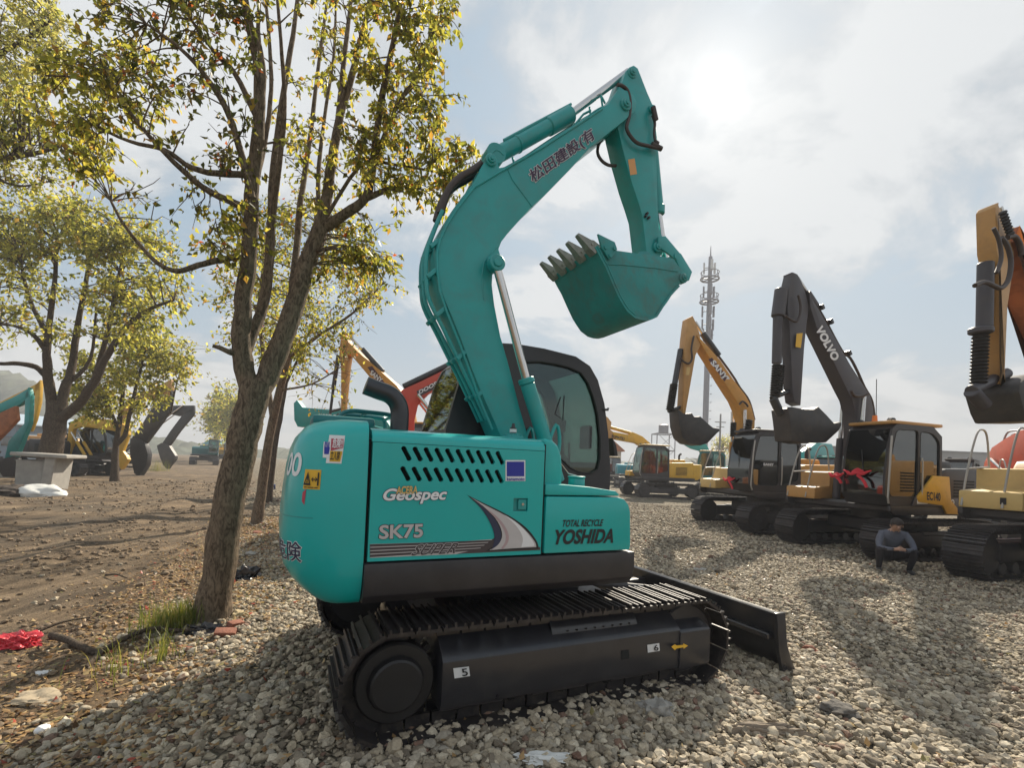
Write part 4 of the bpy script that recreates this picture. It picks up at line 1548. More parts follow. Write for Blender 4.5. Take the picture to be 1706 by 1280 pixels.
    br.cyl((p.x, -0.5, 1.83), (p.x, -0.5, 1.865), 0.085, n=24, bev=0.006)
    br.cyl((p.x, -0.5, 1.865), (p.x, -0.5, 1.885), 0.06, n=24)
    for k in range(8):
        a = k * math.pi / 4
        br.cyl((p.x + .07 * math.cos(a), -0.5 + .07 * math.sin(a), 1.865), (p.x + .07 * math.cos(a), -0.5 + .07 * math.sin(a), 1.876), 0.008, n=6)
    bo = br.build('tank_flange', TEAL2, hood)
    br = MB()
    br.cyl((p.x, -0.5, 1.885), (p.x, -0.5, 1.93), 0.026, n=14)
    br.cyl((p.x, -0.5, 1.93), (p.x, -0.5, 1.965), 0.016, 0.010, n=12)
    br.build('breather_cap', BLACK, bo)
    rg = MB()
    rg.cyl((p.x, -0.5, 1.895), (p.x, -0.5, 1.92), 0.0275, n=14)
    rg.build('breather_label', PAPER, bo)

    # ---------------- cab
    yc0, yc1 = 0.14, 1.08
    prof = [(-0.42, 1.05), (1.24, 1.05), (1.315, 1.28), (1.325, 1.50), (1.315, 1.70), (1.28, 2.0), (1.22, 2.30), (1.13, 2.53), (1.03, 2.66), (0.86, 2.735), (0.50, 2.765), (0.22, 2.768), (0.02, 2.75), (-0.13, 2.70), (-0.23, 2.60), (-0.31, 2.42), (-0.43, 1.93)]
    win_r = XZ([(870, 604), (900, 603), (925, 607), (950, 613), (968, 621), (980, 638), (989, 662), (996, 690), (1000, 730), (1000, 765), (996, 782), (985, 789), (966, 788), (950, 780), (930, 760), (912, 740), (890, 690)], yc0)
    win_l = round_poly([(0.42, 1.75), (0.98, 1.62), (1.16, 1.75), (1.12, 2.15), (0.98, 2.50), (0.75, 2.60), (0.42, 2.60)], 0.08)
    cab = build_cab(root, prof, yc0, yc1, [win_r], [win_l], BLACK, None, GLASS, (4, 8), (14, 16))
    lp = MB()
    p = (0.30, yc0 + 0.12, 2.78)
    lp.box(p, (0.10, 0.05, 0.03), 0.008)
    q = A(1007, 683, yc0)
    lp.build('roof_bracket', DGREY, cab)
    lp = MB()
    lp.tube([(q.x - 0.02, yc0, q.z), (q.x + 0.03, yc0 - 0.02, q.z), (q.x + 0.03, yc0 - 0.02, q.z + 0.02)], 0.012, 6)
    lp.build('mirror_bracket', DGREY, cab)
    mr = MB()
    mp = [A(u, v, 0.3) for u, v in [(1017, 730), (1023, 742), (1026, 760), (1020, 760)]]
    mr.prism([(v.x, v.z) for v in mp], 0.26, 0.36, 0.006)
    mr.build('mirror', DGREY, cab)
    wp = MB()
    wp.tube([A(u, v, 0.16) for u, v in [(934, 662), (925, 690), (938, 700), (940, 660)]], 0.006, 5)
    wp.build('wiper', DGREY, cab)

    # ---------------- boom
    yb, hb = -0.12, 0.165
    yr = yb - hb
    bp = [(1046, 150), (1056, 158), (1061, 170), (1058, 186), (1040, 201), (1011, 224), (984, 245), (950, 282), (907, 326), (887, 344), (862, 371), (846, 389), (836, 402), (831, 415), (834, 425), (834, 440), (828, 449), (821, 456), (820, 475), (824, 508), (834, 560), (845, 598), (856, 640), (866, 680), (879, 724), (886, 760), (850, 765), (832, 722), (818, 690), (800, 650), (785, 612), (766, 560), (752, 526), (741, 500), (731, 474), (726, 450), (725, 422), (730, 398), (740, 374), (755, 348), (772, 325), (786, 308), (795, 292), (803, 276), (812, 262), (822, 257), (828, 264), (832, 279), (846, 276), (870, 262), (900, 246), (954, 211), (980, 195), (1003, 179), (1014, 172), (1022, 160), (1030, 148)]
    bm_ = MB()
    bm_.prism(XZ(bp, yr), yb - hb, yb + hb, 0.012)
    boom = bm_.build('boom', TEAL2, root, ang=30)
    fl = MB()
    edge = XZ([(820, 716), (800, 668), (766, 575), (744, 520), (733, 486), (729, 455), (728, 424), (733, 400), (744, 376), (760, 350), (790, 312), (846, 279), (900, 248), (954, 213), (1003, 181)], yr)
    fl.tube([Vector((x, yr - 0.004, z)) for x, z in edge], 0.010, 6)
    edge = XZ([(846, 282), (854, 300), (880, 335), (887, 345)], yr)
    fl.tube([Vector((x, yr - 0.001, z)) for x, z in edge], 0.005, 5)
    edge = XZ([(806, 500), (803, 462), (806, 438), (816, 424), (828, 412)], yr)
    fl.tube([Vector((x, yr - 0.001, z)) for x, z in edge], 0.006, 5)
    fl.build('weld_seam', TEAL2, boom)

    def pin(u, v, y, r, yin, m=TEAL2, par=None):
        p = A(u, v, y)
        k = MB()
        k.cyl((p.x, yin, p.z), (p.x, y, p.z), r, n=26, bev=0.006)
        k.cyl((p.x, y, p.z), (p.x, y - 0.016, p.z), r * 0.62, n=20, bev=0.004)
        k.cyl((p.x, y - 0.016, p.z), (p.x, y - 0.026, p.z), r * 0.28, n=8)
        k.build('pin', m, par or boom)
        return p
    pin(824, 437, yr - 0.03, 0.062, yr + 0.1)
    pin(819, 265, yr - 0.02, 0.050, yr + 0.1)
    pin(1044, 172, yr - 0.02, 0.058, yr + 0.1)
    # pipes up the back and along the top
    for k, (dy, m) in enumerate(((0.03, TEAL2), (0.16, TEAL2), (0.27, TEAL2))):
        pp = [(812, 700), (790, 652), (760, 590), (738, 545), (716, 500), (711, 470), (711, 425), (722, 388), (738, 350)]
        q = [A(u + k * 2.0, v, yr + 0.02) for u, v in pp]
        t = MB()
        t.tube(smooth_path([Vector((v.x - 0.00, yr + dy, v.z)) for v in q], 4), 0.017, 8)
        t.build('pipe', m, boom, ang=60)
        for u, v in ((716, 405), (711, 455), (725, 520), (760, 592), (792, 655)):
            w = A(u + 4, v, yr + 0.02)
            MB().box((w.x + 0.02, yr + dy, w.z), (0.10, 0.055, 0.035), 0.006, ry=-0.8).build('pipe_clamp', TEAL2, boom)
    for dy in (0.06, 0.2):
        q = [A(u, v, yr + 0.05) for u, v in [(735, 355), (742, 330), (752, 310), (768, 294), (786, 284), (803, 272)]]
        t = MB()
        t.tube(smooth_path([Vector((v.x, yr + dy, v.z)) for v in q], 4), 0.030, 10)
        t.build('hose', HOSE, boom, ang=60)
    q = [A(u, v, yr + 0.1) for u, v in [(814, 262), (820, 254), (826, 250), (833, 253), (839, 259)]]
    t = MB()
    t.tube(smooth_path(q, 4), 0.011, 7)
    q = [A(u, v, yr + 0.05) for u, v in [(833, 287), (845, 281), (872, 265), (905, 243), (940, 220), (966, 204), (990, 186), (1004, 178)]]
    t.tube(smooth_path(q, 3), 0.010, 6)
    q = [A(u, v, yr + 0.2) for u, v in [(833, 285), (872, 263), (905, 241), (940, 218), (966, 202), (1000, 182)]]
    t.tube(smooth_path(q, 3), 0.012, 6)
    for (a, b) in (((958, 207), (972, 190)), ((972, 190), (984, 184)), ((984, 193), (982, 178)), ((1004, 178), (1001, 158)), ((1001, 158), (1008, 172)), ((856, 271), (854, 262))):
        t.tube([A(*a, yr + 0.08), A(*b, yr + 0.08)], 0.010, 6)
    t.build('pipe', TEAL2, boom, ang=60)
    text_on(boom, '松田建設(有', A(890, 309, yr), A(993, 234, yr), A(879, 286, yr), PURP, N, 0.004, 0.020, outline=WHITE, ow=0.055)
    # arm cylinder on top of the boom
    ac = MB()
    a, b, c = A(822, 262, yb), A(948, 192, yb), A(1046, 120, yb)
    rod(ac, a + (b - a) * 0.06, b, 0.068, 20)
    rod(ac, b + (a - b) * 0.30, b + (b - a).normalized() * 0.02, 0.078, 20)
    rod(ac, a + (b - a) * 0.28 , a + (b - a) * 0.31, 0.075, 20)
    ac.cyl((a.x, yb - 0.07, a.z), (a.x, yb + 0.07, a.z), 0.085, n=20)
    aco = ac.build('arm_cylinder', TEAL2, boom)
    t = MB()
    rod(t, b, c, 0.036, 16)
    t.build('piston_rod', CHROME, boom)
    t = MB()
    u_ = (b - a).normalized()
    t.tube([a + u_ * 0.10 + Vector((0, -0.03, 0.09)), a + u_ * 0.4 + Vector((0, -0.03, 0.09)), b + Vector((0, -0.03, 0.085))], 0.012, 6)
    t.build('pipe', TEAL2, boom)
    # boom lift cylinders on both flanks
    for sg in (-1, 1):
        yy = yb + sg * (hb + 0.075)
        a, b, c = A(905, 727, yr - 0.07), A(878, 640, yr - 0.07), A(826, 440, yr - 0.07)
        t = MB()
        a2 = a + (a - b) * 0.9
        rod(t, Vector((a2.x, yy, a2.z)), Vector((b.x, yy, b.z)), 0.062, 20)
        rod(t, Vector((b.x, yy, b.z)), Vector((b.x, yy, b.z)) + (b - a).normalized() * 0.05, 0.068, 20)
        co = t.build('boom_cylinder', TEAL2, boom)
        t = MB()
        rod(t, Vector((b.x, yy, b.z)), Vector((c.x, yy, c.z)), 0.035, 16)
        t.build('piston_rod', CHROME, boom)
        t = MB()
        t.cyl((c.x, yy - 0.04, c.z), (c.x, yy + 0.04, c.z), 0.066, n=24, bev=0.006)
        t.cyl((c.x, yy - 0.055, c.z), (c.x, yy + 0.055, c.z), 0.036, n=18, bev=0.004)
        t.build('rod_eye', TEAL2, boom)
        t = MB()
        h = [Vector((a.x + dx, yy - 0.03, a.z + dz)) for dx, dz in ((0.02, -0.1), (0.10, 0.10), (0.14, -0.05), (0.10, -0.3))]
        t.tube(smooth_path(h, 4), 0.016, 7)
        t.build('hose', TEAL2, boom)

    # ---------------- arm and bucket
    ha = 0.105
    ya = yb - ha
    ap = [(1043, 118), (1049, 111), (1056, 108), (1063, 113), (1068, 126), (1078, 152), (1090, 180), (1092, 196), (1093, 230), (1094, 270), (1096, 340), (1098, 378), (1106, 400), (1108, 416), (1100, 428), (1078, 430), (1076, 410), (1070, 358), (1063, 335), (1053, 305), (1040, 258), (1030, 215), (1026, 185), (1032, 150)]
    t = MB()
    t.prism(XZ(ap, ya), yb - ha, yb + ha, 0.010)
    arm = t.build('arm', TEALB if False else TEAL2, root, ang=30)
    pin(1097, 411, ya - 0.03, 0.05, ya + 0.08, par=arm)
    pin(1054, 120, ya - 0.012, 0.05, ya + 0.08, par=arm)
    pin(1088, 180, ya - 0.02, 0.04, ya + 0.08, par=arm)
    quad_on(arm, 'sticker', [A(u, v, ya) for u, v in [(1046, 266), (1057, 264), (1061, 290), (1050, 292)]], mat('orange_vinyl', (0.62, 0.30, 0.10), 0.5), N, 0.003)
    t = MB()
    for (u, v) in ((1074, 361), (1079, 364), (1076, 357)):
        p = A(u, v, ya)
        t.cyl((p.x, ya, p.z), (p.x, ya - 0.03, p.z), 0.012, n=8)
    t.build('grease_fitting', STEEL, arm)
    bc = MB()
    a, b, c = A(1090, 185, ya), A(1109, 344, ya), A(1121, 430, ya)
    yy = yb
    rod(bc, Vector((a.x + 0.03, yy, a.z)), Vector((b.x, yy, b.z)), 0.055, 18)
    rod(bc, Vector((b.x, yy, b.z)) - Vector((0, 0, 0.03)), Vector((b.x, yy, b.z)) + Vector((0, 0, 0.06)), 0.064, 18)
    bc.build('bucket_cylinder', TEAL2, arm)
    t = MB()
    rod(t, Vector((b.x, yy, b.z)), Vector((c.x, yy, c.z)), 0.032, 14)
    t.build('piston_rod', CHROME, arm)
    lk = MB()
    e, f_ = A(1097, 405, ya), A(1142, 462, ya)
    for sg in (-1, 1):
        q = yb + sg * (ha + 0.035)
        lk.prism(XZ([(1091, 398), (1103, 396), (1130, 428), (1126, 440), (1108, 425), (1092, 414)], ya), q - 0.012, q + 0.012, 0.004)
        lk.prism(XZ([(1118, 428), (1128, 425), (1147, 456), (1142, 470), (1133, 468)], ya), q - 0.016, q + 0.016, 0.004)
    lk.cyl((c.x, yb - 0.16, c.z), (c.x, yb + 0.16, c.z), 0.03, n=14)
    lk.build('bucket_link', TEAL2, arm)
    hz = MB()
    q = [A(u, v, ya - 0.05) for u, v in [(1029, 141), (1037, 143), (1046, 152), (1050, 172), (1048, 195), (1044, 212), (1050, 226), (1062, 238), (1080, 243), (1098, 247)]]
    hz.tube(smooth_path(q, 4), 0.017, 9)
    q = [A(u, v, ya - 0.03) for u, v in [(1087, 192), (1091, 205), (1090, 222), (1092, 238)]]
    hz.tube(smooth_path(q, 4), 0.013, 8)
    q = [A(u, v, yb) for u, v in [(1003, 232), (997, 242), (996, 256), (1003, 268), (1014, 275), (1026, 276)]]
    hz.tube(smooth_path(q, 4), 0.015, 9)
    for (u, v, u2, v2) in ((1086, 240, 1102, 248), (1088, 178, 1093, 200), (1090, 236, 1096, 240)):
        hz.tube([A(u, v, ya - 0.05), A(u2, v2, ya - 0.05)], 0.024, 8)
    hz.build('hose', HOSE, arm, ang=60)
    # bucket: shell, two cheeks, ears, teeth, side cutters
    yk, hk = yb, 0.375
    yn = yk - hk
    lip = [(994, 410), (999, 419), (1005, 431), (1012, 444), (1022, 468), (1033, 493), (1040, 505), (1047, 516), (1059, 526), (1068, 529), (1077, 530), (1086, 528), (1093, 525), (1103, 509), (1109, 501), (1116, 490), (1124, 481), (1131, 474)]
    cheek = lip + [(1140, 471), (1146, 464), (1143, 455), (1130, 441), (1123, 430), (1094, 425), (1065, 422), (1024, 416), (1005, 411)]
    sh = MB()
    sp = XZ(lip, yn)
    sh.strip(sp, yk - hk, yk + hk, -0.022)
    for y0 in (yk - hk + 0.008, yk + hk - 0.026):
        sh.prism(XZ(cheek, yn), y0, y0 + 0.018, 0.004)
    top = XZ([(994, 411), (1024, 417), (1065, 423), (1094, 426), (1123, 431)], yn)
    bucket = sh.build('bucket', TEALB, root, ang=30, recalc=True)
    ws = MB()
    for (i0, i1) in ((1, 17),):
        ws.strip(sp[0:9], yn - 0.006, yn + 0.05, 0.010)
        ws.strip(sp[0:9], yk + hk - 0.05, yk + hk + 0.006, 0.010)
    ws.strip(sp[0:3], yn, yk + hk, 0.018)
    for f_ in (0.36, 0.68):
        yq = yn + 2 * hk * f_
        ws.strip(sp[3:10], yq - 0.03, yq + 0.03, 0.006)
    ed = XZ([(1000, 440), (1040, 443), (1090, 447), (1131, 453)], yn)
    ws.build('wear_strip', TEALB, bucket, recalc=True)
    ws = MB()
    ws.tube([Vector((x, yn + 0.006, z)) for x, z in XZ([(1014, 440), (1040, 441), (1090, 446), (1130, 452)], yn)], 0.005, 5)
    ws.build('weld_seam', TEALB, bucket)
    er = MB()
    for sg in (-1, 1):
        q = yb + sg * 0.155
        er.prism(XZ([(1078, 424), (1092, 404), (1104, 404), (1130, 430), (1147, 455), (1147, 469), (1138, 476), (1120, 478), (1080, 450)], yn), q - 0.014, q + 0.014, 0.004)
    p = A(1140, 463, yn)
    er.cyl((p.x, yb - 0.22, p.z), (p.x, yb + 0.22, p.z), 0.045, n=20, bev=0.005)
    er.build('bucket_ear', TEALB, bucket)
    pp = pin(1140, 463, yn - 0.012, 0.045, yn + 0.05, TEALB, bucket)
    p0, p1 = A(990, 409, yn), A(966, 387, yn)
    dv = (p1 - p0).normalized()
    ax = Vector((dv.x, 0, dv.z))
    nz = Vector((-ax.z, 0, ax.x))
    for k in range(5):
        yt = yn + 0.05 + k * (2 * hk - 0.10) / 4
        base = Vector((p0.x, yt, p0.z)) - ax * 0.05
        t = MB()
        vs = []
        for (dist, hw, ht) in ((0.0, 0.045, 0.045), (0.075, 0.042, 0.042), (0.09, 0.036, 0.034), (0.215, 0.022, 0.010)):
            for sy, sz in ((-1, -1), (1, -1), (1, 1), (-1, 1)):
                vs.append(base + ax * dist + Vector((0, sy * hw, 0)) + nz * (sz * ht))
        fs = [(0, 1, 2, 3), (12, 13, 14, 15)]
        for r_ in range(3):
            for j in range(4):
                fs.append((r_ * 4 + j, r_ * 4 + (j + 1) % 4, r_ * 4 + 4 + (j + 1) % 4, r_ * 4 + 4 + j))
        t.raw(vs, fs)
        t.cyl(base + ax * 0.07 - Vector((0, 0.052, 0)), base + ax * 0.07 + Vector((0, 0.052, 0)), 0.011, n=8)
        t.build('tooth', TOOTH, bucket, recalc=True, ang=25)
    for y0 in (yn - 0.022, yk + hk):
        t = MB()
        t.prism(XZ([(994, 391), (1022, 405), (1026, 417), (1019, 428), (1013, 434), (1000, 413)], yn), y0, y0 + 0.022, 0.004)
        for (u, v) in ((1006, 414), (1014, 428), (1021, 416)):
            q = A(u, v, yn)
            ys = y0 if y0 < yk else y0 + 0.022
            t.cyl((q.x, ys + (0.01 if y0 < yk else -0.01), q.z), (q.x, ys - (0.012 if y0 < yk else -0.012), q.z), 0.018, n=6)
        t.build('side_cutter', TEALB, bucket)
    return root


build_hero()


# ------------------------------------------------------------------ the other excavators in the yard
SHARED = {}


def shared(key, fn):
    if key not in SHARED:
        SHARED[key] = fn()
    return SHARED[key]


def stripes(p, q, n):
    return [(Vector(p).lerp(Vector(q), i / (n - 1))) for i in range(n)]


def excavator(label, o, deg, s, paint, cabm, roofm, boom=None, arm=None, bucket=None, boomm=None, armm=None, buckm=None,
              swing=0.0, armcyl=None, bcyl=None, sleeve=None, text=None, yb=-0.08, zoff=0.0, toolbox=True, cab=True, bw=0.42, aw=0.34, kw=1.0,
              hoodm=None, cwm=None, railm=None, boxm=None, lowres=False, group='parked excavators', txtm=None, glass=None):
    M = Frame(o, deg)
    root = thing('excavator', label, 'excavator', (o[0], o[1], zoff), M.rz, group)
    boomm, armm, buckm = boomm or paint, armm or boomm or paint, buckm or BUCK
    hoodm, cwm = hoodm or paint, cwm or paint
    boxm, railm = boxm or paint, railm or RAIL
    glass = glass or GLASSD

    def XZ(pts, y):
        return [(x, z - zoff) for x, z in M.xz(pts, y)]

    def P3(u, v, y):
        p = M.at(u, v, y)
        return Vector((p.x, y, p.z - zoff))
    # undercarriage
    um = root
    if swing:
        pass
    tl, rr = 1.88 * s, 0.44 * s
    for sg in (-1, 1):
        key = ('belt', round(s, 3), sg, lowres)
        me = shared(key, lambda: belt(-tl + rr, tl - rr, rr, sg * 0.87 * s, sg * 1.45 * s, 30 if lowres else 46, 0.03, 0.03, 1 if lowres else 3).mesh('crawler_track', TRACKD, 20))
        b = link('crawler_track', me, um)
        b.rotation_euler = (0, 0, rad(swing))

        def fr():
            f = MB()
            f.prism([(-tl + rr * 1.4, 0.30 * s), (tl - rr * 1.6, 0.30 * s), (tl - rr * 1.6, 0.62 * s), (-tl + rr * 1.4, 0.62 * s)], sg * 0.95 * s, sg * 1.36 * s, 0.03)
            f.box((0, sg * 1.30 * s, 0.60 * s), (1.2 * s, 0.16 * s, 0.08 * s), 0.02)
            return f.mesh('track_frame', BLACK, 28)
        link('track_frame', shared(('frame', round(s, 3), sg), fr), b)

        def wh():
            f = MB()
            wheel(f, tl - rr, sg * 1.0 * s, sg * 1.36 * s, rr, rr * 0.80, 0.4)
            return f.mesh('idler_wheel', BLACK, 30)
        link('idler_wheel', shared(('idler', round(s, 3), sg), wh), b)

        def wh2():
            f = MB()
            wheel(f, -tl + rr, sg * 1.0 * s, sg * 1.38 * s, rr, rr * 0.74, 0.6)
            return f.mesh('drive_sprocket', BLACK, 30)
        link('drive_sprocket', shared(('sprocket', round(s, 3), sg), wh2), b)
        if not lowres:
            def ro():
                f = MB()
                wheel(f, 0, sg * 1.02 * s, sg * 1.34 * s, 0.17 * s, 0.11 * s, 0.5)
                return f.mesh('track_roller', BLACK, 30)
            for k in range(6):
                r_ = link('track_roller', shared(('roller', round(s, 3), sg), ro), b)
                r_.location = ((-0.95 + k * 0.38) * s, 0, 0)
    f = MB()
    f.box((0, 0, 0.66 * s), (1.3 * s, 1.9 * s, 0.36 * s), 0.06)
    f.cyl((0, 0, 0.8 * s), (0, 0, 1.06 * s), 0.62 * s, n=30)
    f.build('undercarriage_frame', BLACK, root)
    # upper structure
    f = MB()
    f.box((-0.35 * s, 0, 1.14 * s), (3.5 * s, 2.66 * s, 0.20 * s), 0.05)
    for k in (-1, 1):
        f.prism([(-1.6 * s, 1.02 * s), (1.5 * s, 1.02 * s), (1.62 * s, 1.10 * s), (1.62 * s, 1.22 * s), (-1.6 * s, 1.22 * s)], k * 1.28 * s, k * 1.36 * s, 0.02)
    f.build('deck_frame', BLACK, root)
    f = MB()
    rows = [(-1.45, -1.36), (-1.9, -1.33), (-2.15, -1.1), (-2.3, -0.7), (-2.36, -0.3)]
    pl = rows + [(x, -y) for x, y in rows[::-1]]
    f.prism([(x * s, y * s) for x, y in pl], 1.10 * s, 2.05 * s, 0.10, axis='z', seg=3)
    f.build('counterweight', cwm, root, ang=45)
    f = MB()
    f.prism([(-1.5 * s, 1.22 * s), (0.0, 1.22 * s), (0.0, 1.95 * s), (-0.15 * s, 2.10 * s), (-1.5 * s, 2.14 * s)], -1.36 * s, 1.36 * s, 0.06)
    f.prism([(-1.3 * s, 2.12 * s), (-0.5 * s, 2.12 * s), (-0.55 * s, 2.30 * s), (-1.25 * s, 2.30 * s)], -0.6 * s, 0.8 * s, 0.04)
    hd = f.build('engine_hood', hoodm, root)
    f = MB()
    f.tube(smooth_path([(-1.0 * s, 0.55 * s, 2.25 * s), (-1.0 * s, 0.55 * s, 2.55 * s), (-1.12 * s, 0.55 * s, 2.65 * s)], 3), 0.06 * s, 10)
    f.build('exhaust_pipe', BLACK, hd)
    f = MB()
    for k in range(7):
        f.box((-0.75 * s, 1.362 * s, (1.4 + k * 0.07) * s), (0.7 * s, 0.014, 0.03))
        f.box((-0.75 * s, -1.362 * s, (1.4 + k * 0.07) * s), (0.7 * s, 0.014, 0.03))
    f.build('side_grille', VOID, hd)
    if toolbox:
        f = MB()
        f.prism([(0.05 * s, 1.22 * s), (1.6 * s, 1.22 * s), (1.6 * s, 1.52 * s), (1.1 * s, 1.56 * s), (1.1 * s, 1.92 * s), (0.05 * s, 1.95 * s)], -1.36 * s, -0.5 * s, 0.04)
        tb = f.build('tool_box', boxm, root)
        f = MB()
        for y in (-1.30 * s, -0.75 * s):
            f.tube(smooth_path([(1.62 * s, y, 1.25 * s), (1.45 * s, y, 1.9 * s), (1.22 * s, y, 2.50 * s), (1.05 * s, y, 2.62 * s), (0.9 * s, y, 2.5 * s), (0.82 * s, y, 1.95 * s)], 4), 0.017, 7)
        f.tube([(1.45 * s, -1.30 * s, 1.9 * s), (0.82 * s, -1.30 * s, 1.95 * s)], 0.02, 6)
        f.build('handrail', railm, tb)
    cabo = None
    if cab:
        prof = [(x * s, z * s) for x, z in [(-0.02, 1.22), (1.62, 1.22), (1.80, 1.45), (1.80, 1.85), (1.72, 2.45), (1.60, 2.92), (1.48, 3.02), (0.7, 3.06), (0.30, 3.02), (0.02, 2.82)]]
        hole = [round_poly([(x * s, z * s) for x, z in h], 0.10) for h in ([(0.80, 1.42), (1.66, 1.42), (1.70, 1.85), (1.60, 2.45), (1.48, 2.90), (0.80, 2.92)], [(0.08, 1.60), (0.73, 1.42), (0.73, 2.91), (0.32, 2.88), (0.10, 2.70)])]
        cabo = build_cab(root, prof, 0.36 * s, 1.36 * s, hole, hole, cabm, roofm, glass, (2, 5), (9, 10), seat=not lowres)
        f = MB()
        f.tube([(0.72 * s, 1.39 * s, 1.45 * s), (0.72 * s, 1.41 * s, 1.6 * s), (0.72 * s, 1.41 * s, 2.2 * s), (0.72 * s, 1.39 * s, 2.3 * s)], 0.016, 6)
        f.build('grab_rail', railm, cabo)
        f = MB()
        f.tube([(1.72 * s, 1.38 * s, 1.28 * s), (1.80 * s, 1.42 * s, 1.4 * s), (1.74 * s, 1.42 * s, 2.4 * s), (1.66 * s, 1.38 * s, 2.75 * s)], 0.02, 6)
        f.build('grab_rail', railm, cabo)
        f = MB()
        f.tube([(1.78 * s, 0.86 * s, 1.95 * s), (1.76 * s, 0.80 * s, 2.45 * s)], 0.010, 5)
        f.build('wiper', DGREY, cabo)
        f = MB()
        for y in (0.5, 1.2):
            f.box((1.42 * s, y * s, 3.12 * s), (0.12, 0.14, 0.10), 0.03)
        f.build('work_lamp', DGREY, cabo)
    def SIL(pts, h):
        """outline whose extrusion by +-h about yb keeps the traced silhouette"""
        a = sum(pts[i - 1][0] * pts[i][1] - pts[i][0] * pts[i - 1][1] for i in range(len(pts)))
        sg_ = 1 if a > 0 else -1
        out = []
        for i, (u, v) in enumerate(pts):
            (ua, va), (ub, vb) = pts[i - 1], pts[(i + 1) % len(pts)]
            nx, ny = (vb - va) * sg_, -(ub - ua) * sg_
            ln = math.hypot(nx, ny) + 1e-9
            q = M.at(u, v, yb)
            e = pix(M.w(q.x, yb + 0.1, q.z))
            dx, dy = e[0] - u, e[1] - v
            dl = math.hypot(dx, dy) + 1e-9
            k = max(-1.0, min(1.0, 2.5 * (nx * dx + ny * dy) / ln / dl))
            q = M.at(u, v, yb + h * k)
            out.append((q.x, q.z - zoff))
        return out
    # boom, arm, bucket
    hb, ha, hk = bw / 2 * s, aw / 2 * s, kw / 2 * s
    if boom:
        f = MB()
        f.prism(SIL(boom, hb), yb - hb, yb + hb, 0.025)
        bo = f.build('boom', boomm, root)
        if armcyl:
            for (p0, p1, r, m, nm) in armcyl:
                f = MB()
                rod(f, P3(*p0, yb), P3(*p1, yb), r)
                f.build(nm, m, bo)
        if text:
            for (sx, bl, br, tlp, m, bold, ol) in text:
                yt = yb - hb if M.l.y > 0 else yb + hb
                sgn = -1 if M.l.y > 0 else 1
                text_on(bo, sx, P3(*bl, yt), P3(*br, yt), P3(*tlp, yt), m, (0, sgn, 0), 0.006, bold, outline=ol, ow=bold + 0.10)
        # boom foot and lift cylinders
        f = MB()
        c = XZ(boom, yb)
        zmin = min(q[1] for q in c)
        xs = [q[0] for q in c if q[1] < zmin + 0.4]
        for k in (-1, 1):
            f.prism([(0.15 * s, 1.2 * s), (0.75 * s, 1.2 * s), (0.5 * s, 1.75 * s), (0.3 * s, 1.75 * s)], yb + k * (hb + 0.03), yb + k * (hb + 0.07), 0.01)
        f.build('boom_bracket', BLACK, root)
        for k in (-1, 1):
            f = MB()
            mx = max(c, key=lambda q: q[0] * 0.2 + q[1])
            tgt = ((min(xs) + max(xs)) / 2 + 0.18 * s, min(zmin + 1.5 * s, mx[1]))
            a, b = Vector((1.05 * s, yb + k * (hb + 0.09), 1.25 * s)), Vector((tgt[0], yb + k * (hb + 0.09), tgt[1]))
            rod(f, a, a.lerp(b, 0.6), 0.085 * s)
            cy = f.build('boom_cylinder', boomm, bo)
            f = MB()
            rod(f, a.lerp(b, 0.6), b, 0.05 * s)
            f.build('piston_rod', CHROME, bo)
    if arm:
        f = MB()
        f.prism(SIL(arm, ha), yb - ha, yb + ha, 0.02)
        ar = f.build('arm', armm, root)
        for (p0, p1, r, m, nm) in (bcyl or []):
            f = MB()
            rod(f, P3(*p0, yb), P3(*p1, yb), r)
            f.build(nm, m, ar)
        for (p0, p1, r, k) in (sleeve or []):
            f = MB()
            f.bellows(P3(*p0, yb), P3(*p1, yb), r, r * 1.35, k)
            f.build('corrugated_sleeve', RUBBER, ar, ang=20)
    if bucket:
        f = MB()
        uc = (min(p[0] for p in bucket) + max(p[0] for p in bucket)) / 2
        uw = (max(p[0] for p in bucket) - min(p[0] for p in bucket)) / 2
        q0 = M.at(uc, bucket[0][1], yb)
        sgx = 1 if pix(M.w(q0.x, yb + 0.1, q0.z))[0] > uc else -1
        q = []
        for (u, v) in bucket:
            t = M.at(u, v, yb + hk * sgx * (u - uc) / uw)
            q.append((t.x, t.z - zoff))
        f.prism(q, yb - hk, yb + hk, 0.03)
        bk = f.build('bucket', buckm, root)
    return root, M, XZ, P3, cabo


def hose_on(root, M, pts, y, r, parent, m=HOSE, name='hose'):
    q = [M.at(u, v, y) for u, v in pts]
    return MB().tube(smooth_path(q, 4), r, 7).build(name, m, parent, ang=60)


def part_of(root, name):
    return next(c for c in root.children if c.name.split('.')[0] == name)


